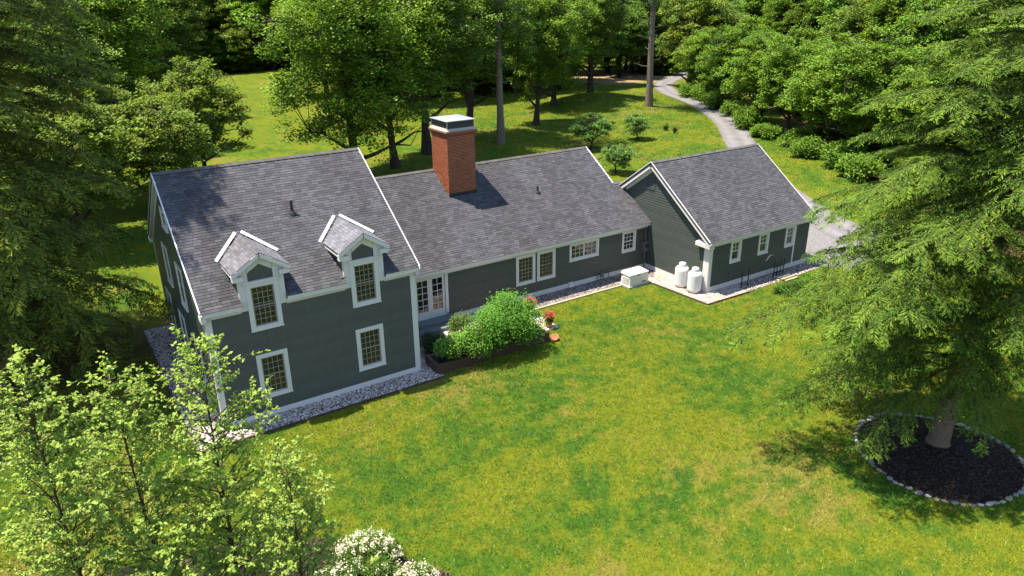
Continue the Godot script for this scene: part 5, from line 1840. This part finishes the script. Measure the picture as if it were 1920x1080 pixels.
	var edge := [[e1, 82.7, -54.9, 0.95, "bushy tree at the wood edge, farthest along the drive"], [e1, 78.2, -46.9, 0.9, "bushy tree at the wood edge, second farthest along the drive"], [e2, 73.7, -39.4, 0.95, "tall bushy tree at the wood edge opposite the drive's bend"], [e1, 68.7, -31.9, 1.0, "bushy tree at the wood edge above the garage ridge"], [e2, 65.2, -25.4, 0.9, "tall bushy tree at the wood edge right of the garage ridge"], [e1, 61.2, -18.9, 1.0, "bushy tree at the wood edge nearest the garage roof"], [e2, 58.7, -12.9, 0.95, "tall bushy tree at the wood edge behind the hemlock's upper left branches"], [e1, 57.7, -6.4, 1.0, "bushy tree at the wood edge behind the hemlock's middle branches"], [e2, 57.7, 1.1, 1.0, "tall bushy tree at the wood edge behind the hemlock's trunk"], [e1, 55.2, 8.1, 1.0, "bushy tree at the wood edge nearest the right picture edge"]]
	for i in edge.size():
		var q: Array = edge[i]
		var p := Vector3(q[1], gh(q[1], q[2]) - 0.05, q[2])
		if q[0].get_parent() == null:
			plant(q[0], "edge_tree", p, 0.0, q[4], "tree", "trees along the wood edge by the drive", Vector3.ONE * q[3])
		else:
			copy_of(q[0], p, i * 1.3, Vector3.ONE * q[3], q[4], "trees along the wood edge by the drive")
	var ord := ["first", "second", "third", "fourth", "fifth", "sixth", "seventh", "eighth", "ninth", "tenth", "eleventh", "twelfth"]
	var bush := shrub(181, Vector3(2.0, 2.3, 2.0), 4200, 0.24, 0.13, Color(0.125, 0.225, 0.028), 16)
	for i in 12:
		var p := Vector2(52.6, -9.4).lerp(Vector2(80.6, -54.0), i / 11.0) + Vector2(rng.randfn(), rng.randfn()) * 0.6
		var lab: String = ord[i] + " low bush along the wood edge, counting from the garage up the drive"
		if i == 0: plant(bush, "bush", Vector3(p.x, gh(p.x, p.y), p.y), 0.0, lab, "bush", "low bushes along the wood edge")
		else: copy_of(bush, Vector3(p.x, gh(p.x, p.y), p.y), i * 1.7, Vector3(rng.randf_range(0.8, 1.2), rng.randf_range(0.7, 1.25), rng.randf_range(0.8, 1.2)), lab, "low bushes along the wood edge")
	# woods beyond, masses
	var wm := [broadleaf(101, 20.0, 5.4, 0.8, 260, 80, 0.34, G * 0.95, 0.3, true), broadleaf(113, 17.0, 5.4, 0.3, 260, 80, 0.34, D * 1.3, 0.3, true), broadleaf(127, 23.0, 5.8, 2.0, 270, 80, 0.36, G * 0.75, 0.34, true)]
	var spots := [[], [], []]
	for i in 230:                      # right, on the rising ground
		var d := lerpf(3.0, 62.0, pow(rng.randf(), 1.1))
		var q := lerpf(-45.0, 170.0, rng.randf())
		var p := Vector2(45, -6) + Vector2(0.783, 0.623) * (d + 10.0) + Vector2(0.623, -0.783) * q
		spots[i % 3].append([p, rng.randf_range(0.7, 1.15)])
	for p in [Vector2(92, -60), Vector2(96, -64), Vector2(101, -70), Vector2(89, -80), Vector2(95, -84), Vector2(103, -86), Vector2(110, -92), Vector2(99, -96), Vector2(86, -90), Vector2(112, -74), Vector2(88, -62), Vector2(120, -100), Vector2(92, -104)]:
		spots[1].append([p, rng.randf_range(0.85, 1.15)])
	wood_of("woodland", wm[1], spots[1] + spots[0], rng, "dense green wood rising on the far side of the driveway")
	wood_of("woodland", wm[0], spots[2], rng, "lighter leafy trees in the wood beyond the driveway")
	var back := []
	var back2 := []
	for i in 70:
		var x := lerpf(-40.0, 100.0, (i + rng.randf()) / 70.0)
		var z := lerpf(-96.0, -72.0, rng.randf())
		if x > 14.0 and x < 36.0: z -= 75.0
		if Vector2(x - 88.0, z + 78.0).length() < 11.0: continue
		back.append([Vector2(x, z), rng.randf_range(0.85, 1.15)])
	for i in 90:
		var x := lerpf(-80.0, 130.0, (i + rng.randf()) / 90.0)
		var z := lerpf(-165.0, -125.0, rng.randf())
		if x > 20.0 and x < 48.0: z = -138.0 - rng.randf() * 30.0
		back2.append([Vector2(x, z), rng.randf_range(0.95, 1.3)])
	var under := []
	for i in 150:
		var x := lerpf(-45.0, 105.0, rng.randf())
		var z := lerpf(-110.0, -66.0, rng.randf())
		if x > 12.0 and x < 36.0: z -= 70.0
		if x > 36.0 and z > -72.0: z -= 14.0
		if Vector2(x - 86.0, z + 74.0).length() < 13.0: continue
		under.append([Vector2(x, z), rng.randf_range(0.6, 1.1)])
	for i in 60:
		var q := lerpf(-30.0, 120.0, rng.randf())
		var p := Vector2(45, -6) + Vector2(0.783, 0.623) * rng.randf_range(9.5, 16.0) + Vector2(0.623, -0.783) * q
		under.append([p, rng.randf_range(0.5, 1.1)])
	for i in 26: under.append([Vector2(lerpf(16.0, 52.0, i / 25.0) + rng.randfn(), -134.0 - rng.randf() * 8.0), rng.randf_range(0.9, 1.6)])
	for i in 55:
		var q := lerpf(-6.0, 66.0, rng.randf())
		var p := Vector2(45, -6) + Vector2(0.783, 0.623) * rng.randf_range(7.0, 10.5) + Vector2(0.623, -0.783) * q
		under.append([p, rng.randf_range(0.32, 0.62)])
	wood_of("undergrowth", broadleaf(151, 6.5, 3.4, -0.6, 120, 80, 0.3, Color(0.07, 0.13, 0.014), 0.1, true), under, rng, "leafy undergrowth closing the foot of the woods")
	wood_of("woodland", wm[2], back, rng, "tall shaded wood behind the house and far lawn")
	wood_of("woodland", wm[0], back2, rng, "distant wood closing the view at the top of the picture")
	# planter shrubs
	var big := shrub(131, Vector3(1.9, 2.6, 1.45), 17000, 0.11, 0.05, Color(0.1, 0.24, 0.026), 24)
	plant(big, "shrub", Vector3(11.8, 0.25, 0.5), 0.0, "big glossy green shrub spilling over the timber planter", "shrub")
	var sm := shrub(137, Vector3(1.35, 1.5, 1.0), 7000, 0.1, 0.045, Color(0.13, 0.26, 0.035), 11)
	plant(sm, "shrub", Vector3(9.8, 0.25, 0.55), 0.0, "smaller light green shrub at the wing end of the planter", "shrub")
	var lo := shrub(139, Vector3(0.5, 0.45, 0.35), 1500, 0.08, 0.03, Color(0.035, 0.1, 0.02), 6)
	plant(lo, "shrub", Vector3(13.4, 0.36, 0.2), 0.0, "low leafy plant at the pot end of the planter", "shrub")
	var yl := shrub(149, Vector3(0.7, 1.5, 0.6), 2600, 0.09, 0.045, Color(0.1, 0.16, 0.03), 9)
	plant(yl, "shrub", Vector3(10.7, 0.04, -1.5), 0.0, "upright yellow-green shrub in front of the french doors", "shrub")
	var dk := shrub(151, Vector3(0.8, 1.0, 0.8), 3000, 0.09, 0.045, Color(0.03, 0.075, 0.02), 9)
	plant(dk, "shrub", Vector3(9.2, 0.04, -1.2), 0.0, "dark green shrub beside the door steps", "shrub")
	# white flowering shrubs in the near bed
	var k := 0
	for q in [[Vector3(1.6, 0.02, 9.3), 0.95, "white-flowering shrub at the lawn edge of the near bed"], [Vector3(0.35, 0.02, 9.9), 0.75, "white-flowering shrub next to the birch, lower in the picture"], [Vector3(2.3, 0.02, 10.9), 0.7, "white-flowering shrub at the bottom edge of the picture"]]:
		var f := shrub(160 + k, Vector3(1.1, 1.0, 1.1) * q[1], 3600, 0.075, 0.035, Color(0.085, 0.16, 0.02), 12)
		k += 1
		var pb := MB.new()
		for i in 190:
			var d := Vector3(rng.randfn(), absf(rng.randfn()) * 0.8 + 0.25, rng.randfn()).normalized()
			var p: Vector3 = d * Vector3(1.0, 0.92, 1.0) * q[1] * rng.randf_range(0.9, 1.08)
			if nz2.get_noise_2d(p.x * 3.0 + k * 9.0, p.z * 3.0) < -0.18: continue
			for j in 16:
				pb.col = Color(0.56, 0.53, 0.36) * rng.randf_range(0.75, 1.15)
				leafat(pb, p + Vector3(rng.randfn(), rng.randfn(), rng.randfn()) * 0.04, 0.045, 0.04, rng, 0.9)
		part("flowers", pb, M.petal, f).set_meta("kind", "stuff")
		plant(f, "flowering_shrub", q[0], 0.0, q[2], "shrub", "white-flowering shrubs")
	# young growth by the garage, in front of the rack
	var fr := shrub(171, Vector3(1.6, 0.55, 0.7), 3600, 0.11, 0.04, Color(0.07, 0.14, 0.02), 10)
	plant(fr, "shrub", Vector3(28.3, 0.0, 3.2), 0.0, "low spreading green growth in front of the garage, under the hemlock", "shrub")

# ------------------------------------------------------------------ scene
func _ready() -> void:
	var cam := Camera3D.new()
	cam.name = "camera"
	cam.fov = rad_to_deg(2.0 * atan(540.0 / 1363.0562))
	cam.near = 0.1
	cam.far = 3000.0
	add_child(cam)
	var yaw := 0.5784
	var pitch := -0.3861
	var roll := -0.0096
	var fwd := Vector3(sin(yaw) * cos(pitch), sin(pitch), -cos(yaw) * cos(pitch))
	var right := Vector3(cos(yaw), 0, sin(yaw))
	var up := right.cross(fwd)
	var r2 := right * cos(roll) + up * sin(roll)
	var u2 := -right * sin(roll) + up * cos(roll)
	cam.transform = Transform3D(Basis(r2, u2, -fwd), CAM)
	cam.current = true
	var env := Environment.new()
	env.background_mode = Environment.BG_SKY
	var sky := Sky.new()
	var sm := ProceduralSkyMaterial.new()
	sm.sky_top_color = Color(0.50, 0.60, 0.76)
	sm.sky_horizon_color = Color(0.80, 0.83, 0.86)
	sm.ground_bottom_color = Color(0.2, 0.22, 0.12)
	sm.ground_horizon_color = Color(0.5, 0.55, 0.5)
	sm.sky_energy_multiplier = 0.95
	sm.ground_energy_multiplier = 0.4
	sky.sky_material = sm
	env.sky = sky
	env.tonemap_mode = Environment.TONE_MAPPER_LINEAR
	env.tonemap_exposure = 2.75
	env.sdfgi_enabled = true
	env.ssao_enabled = true
	env.ssil_enabled = true
	var we := WorldEnvironment.new()
	we.name = "world"
	we.environment = env
	add_child(we)
	var sun := DirectionalLight3D.new()
	sun.name = "sun"
	sun.light_energy = 1.6
	sun.light_color = Color(1.0, 0.955, 0.88)
	sun.light_angular_distance = 0.5
	sun.shadow_enabled = true
	add_child(sun)
	sun.look_at_from_position(Vector3(-0.28, 0.937, -0.205) * 50.0, Vector3.ZERO, Vector3.UP)
	nz1.seed = 4; nz1.frequency = 0.16; nz1.fractal_octaves = 3
	nz2.seed = 9; nz2.frequency = 0.9; nz2.fractal_octaves = 3
	nz3.seed = 15; nz3.frequency = 0.11; nz3.fractal_octaves = 4
	var rng := RandomNumberGenerator.new()
	rng.seed = 12345
	make_materials()
	make_ground()
	make_drive()
	make_beds(rng)
	print("ground ", Time.get_ticks_msec())
	make_house(rng)
	make_yard(rng)
	print("house ", Time.get_ticks_msec())
	make_plants()
	print("plants ", Time.get_ticks_msec())
	make_grass(rng)
	print("grass ", Time.get_ticks_msec())
	var tris := 0
	var once := {}
	for nd in find_children("*", "MeshInstance3D", true, false):
		if once.has(nd.mesh): continue
		once[nd.mesh] = true
		for k in nd.mesh.get_surface_count(): tris += nd.mesh.surface_get_array_index_len(k) / 3
	print("triangles ", tris)
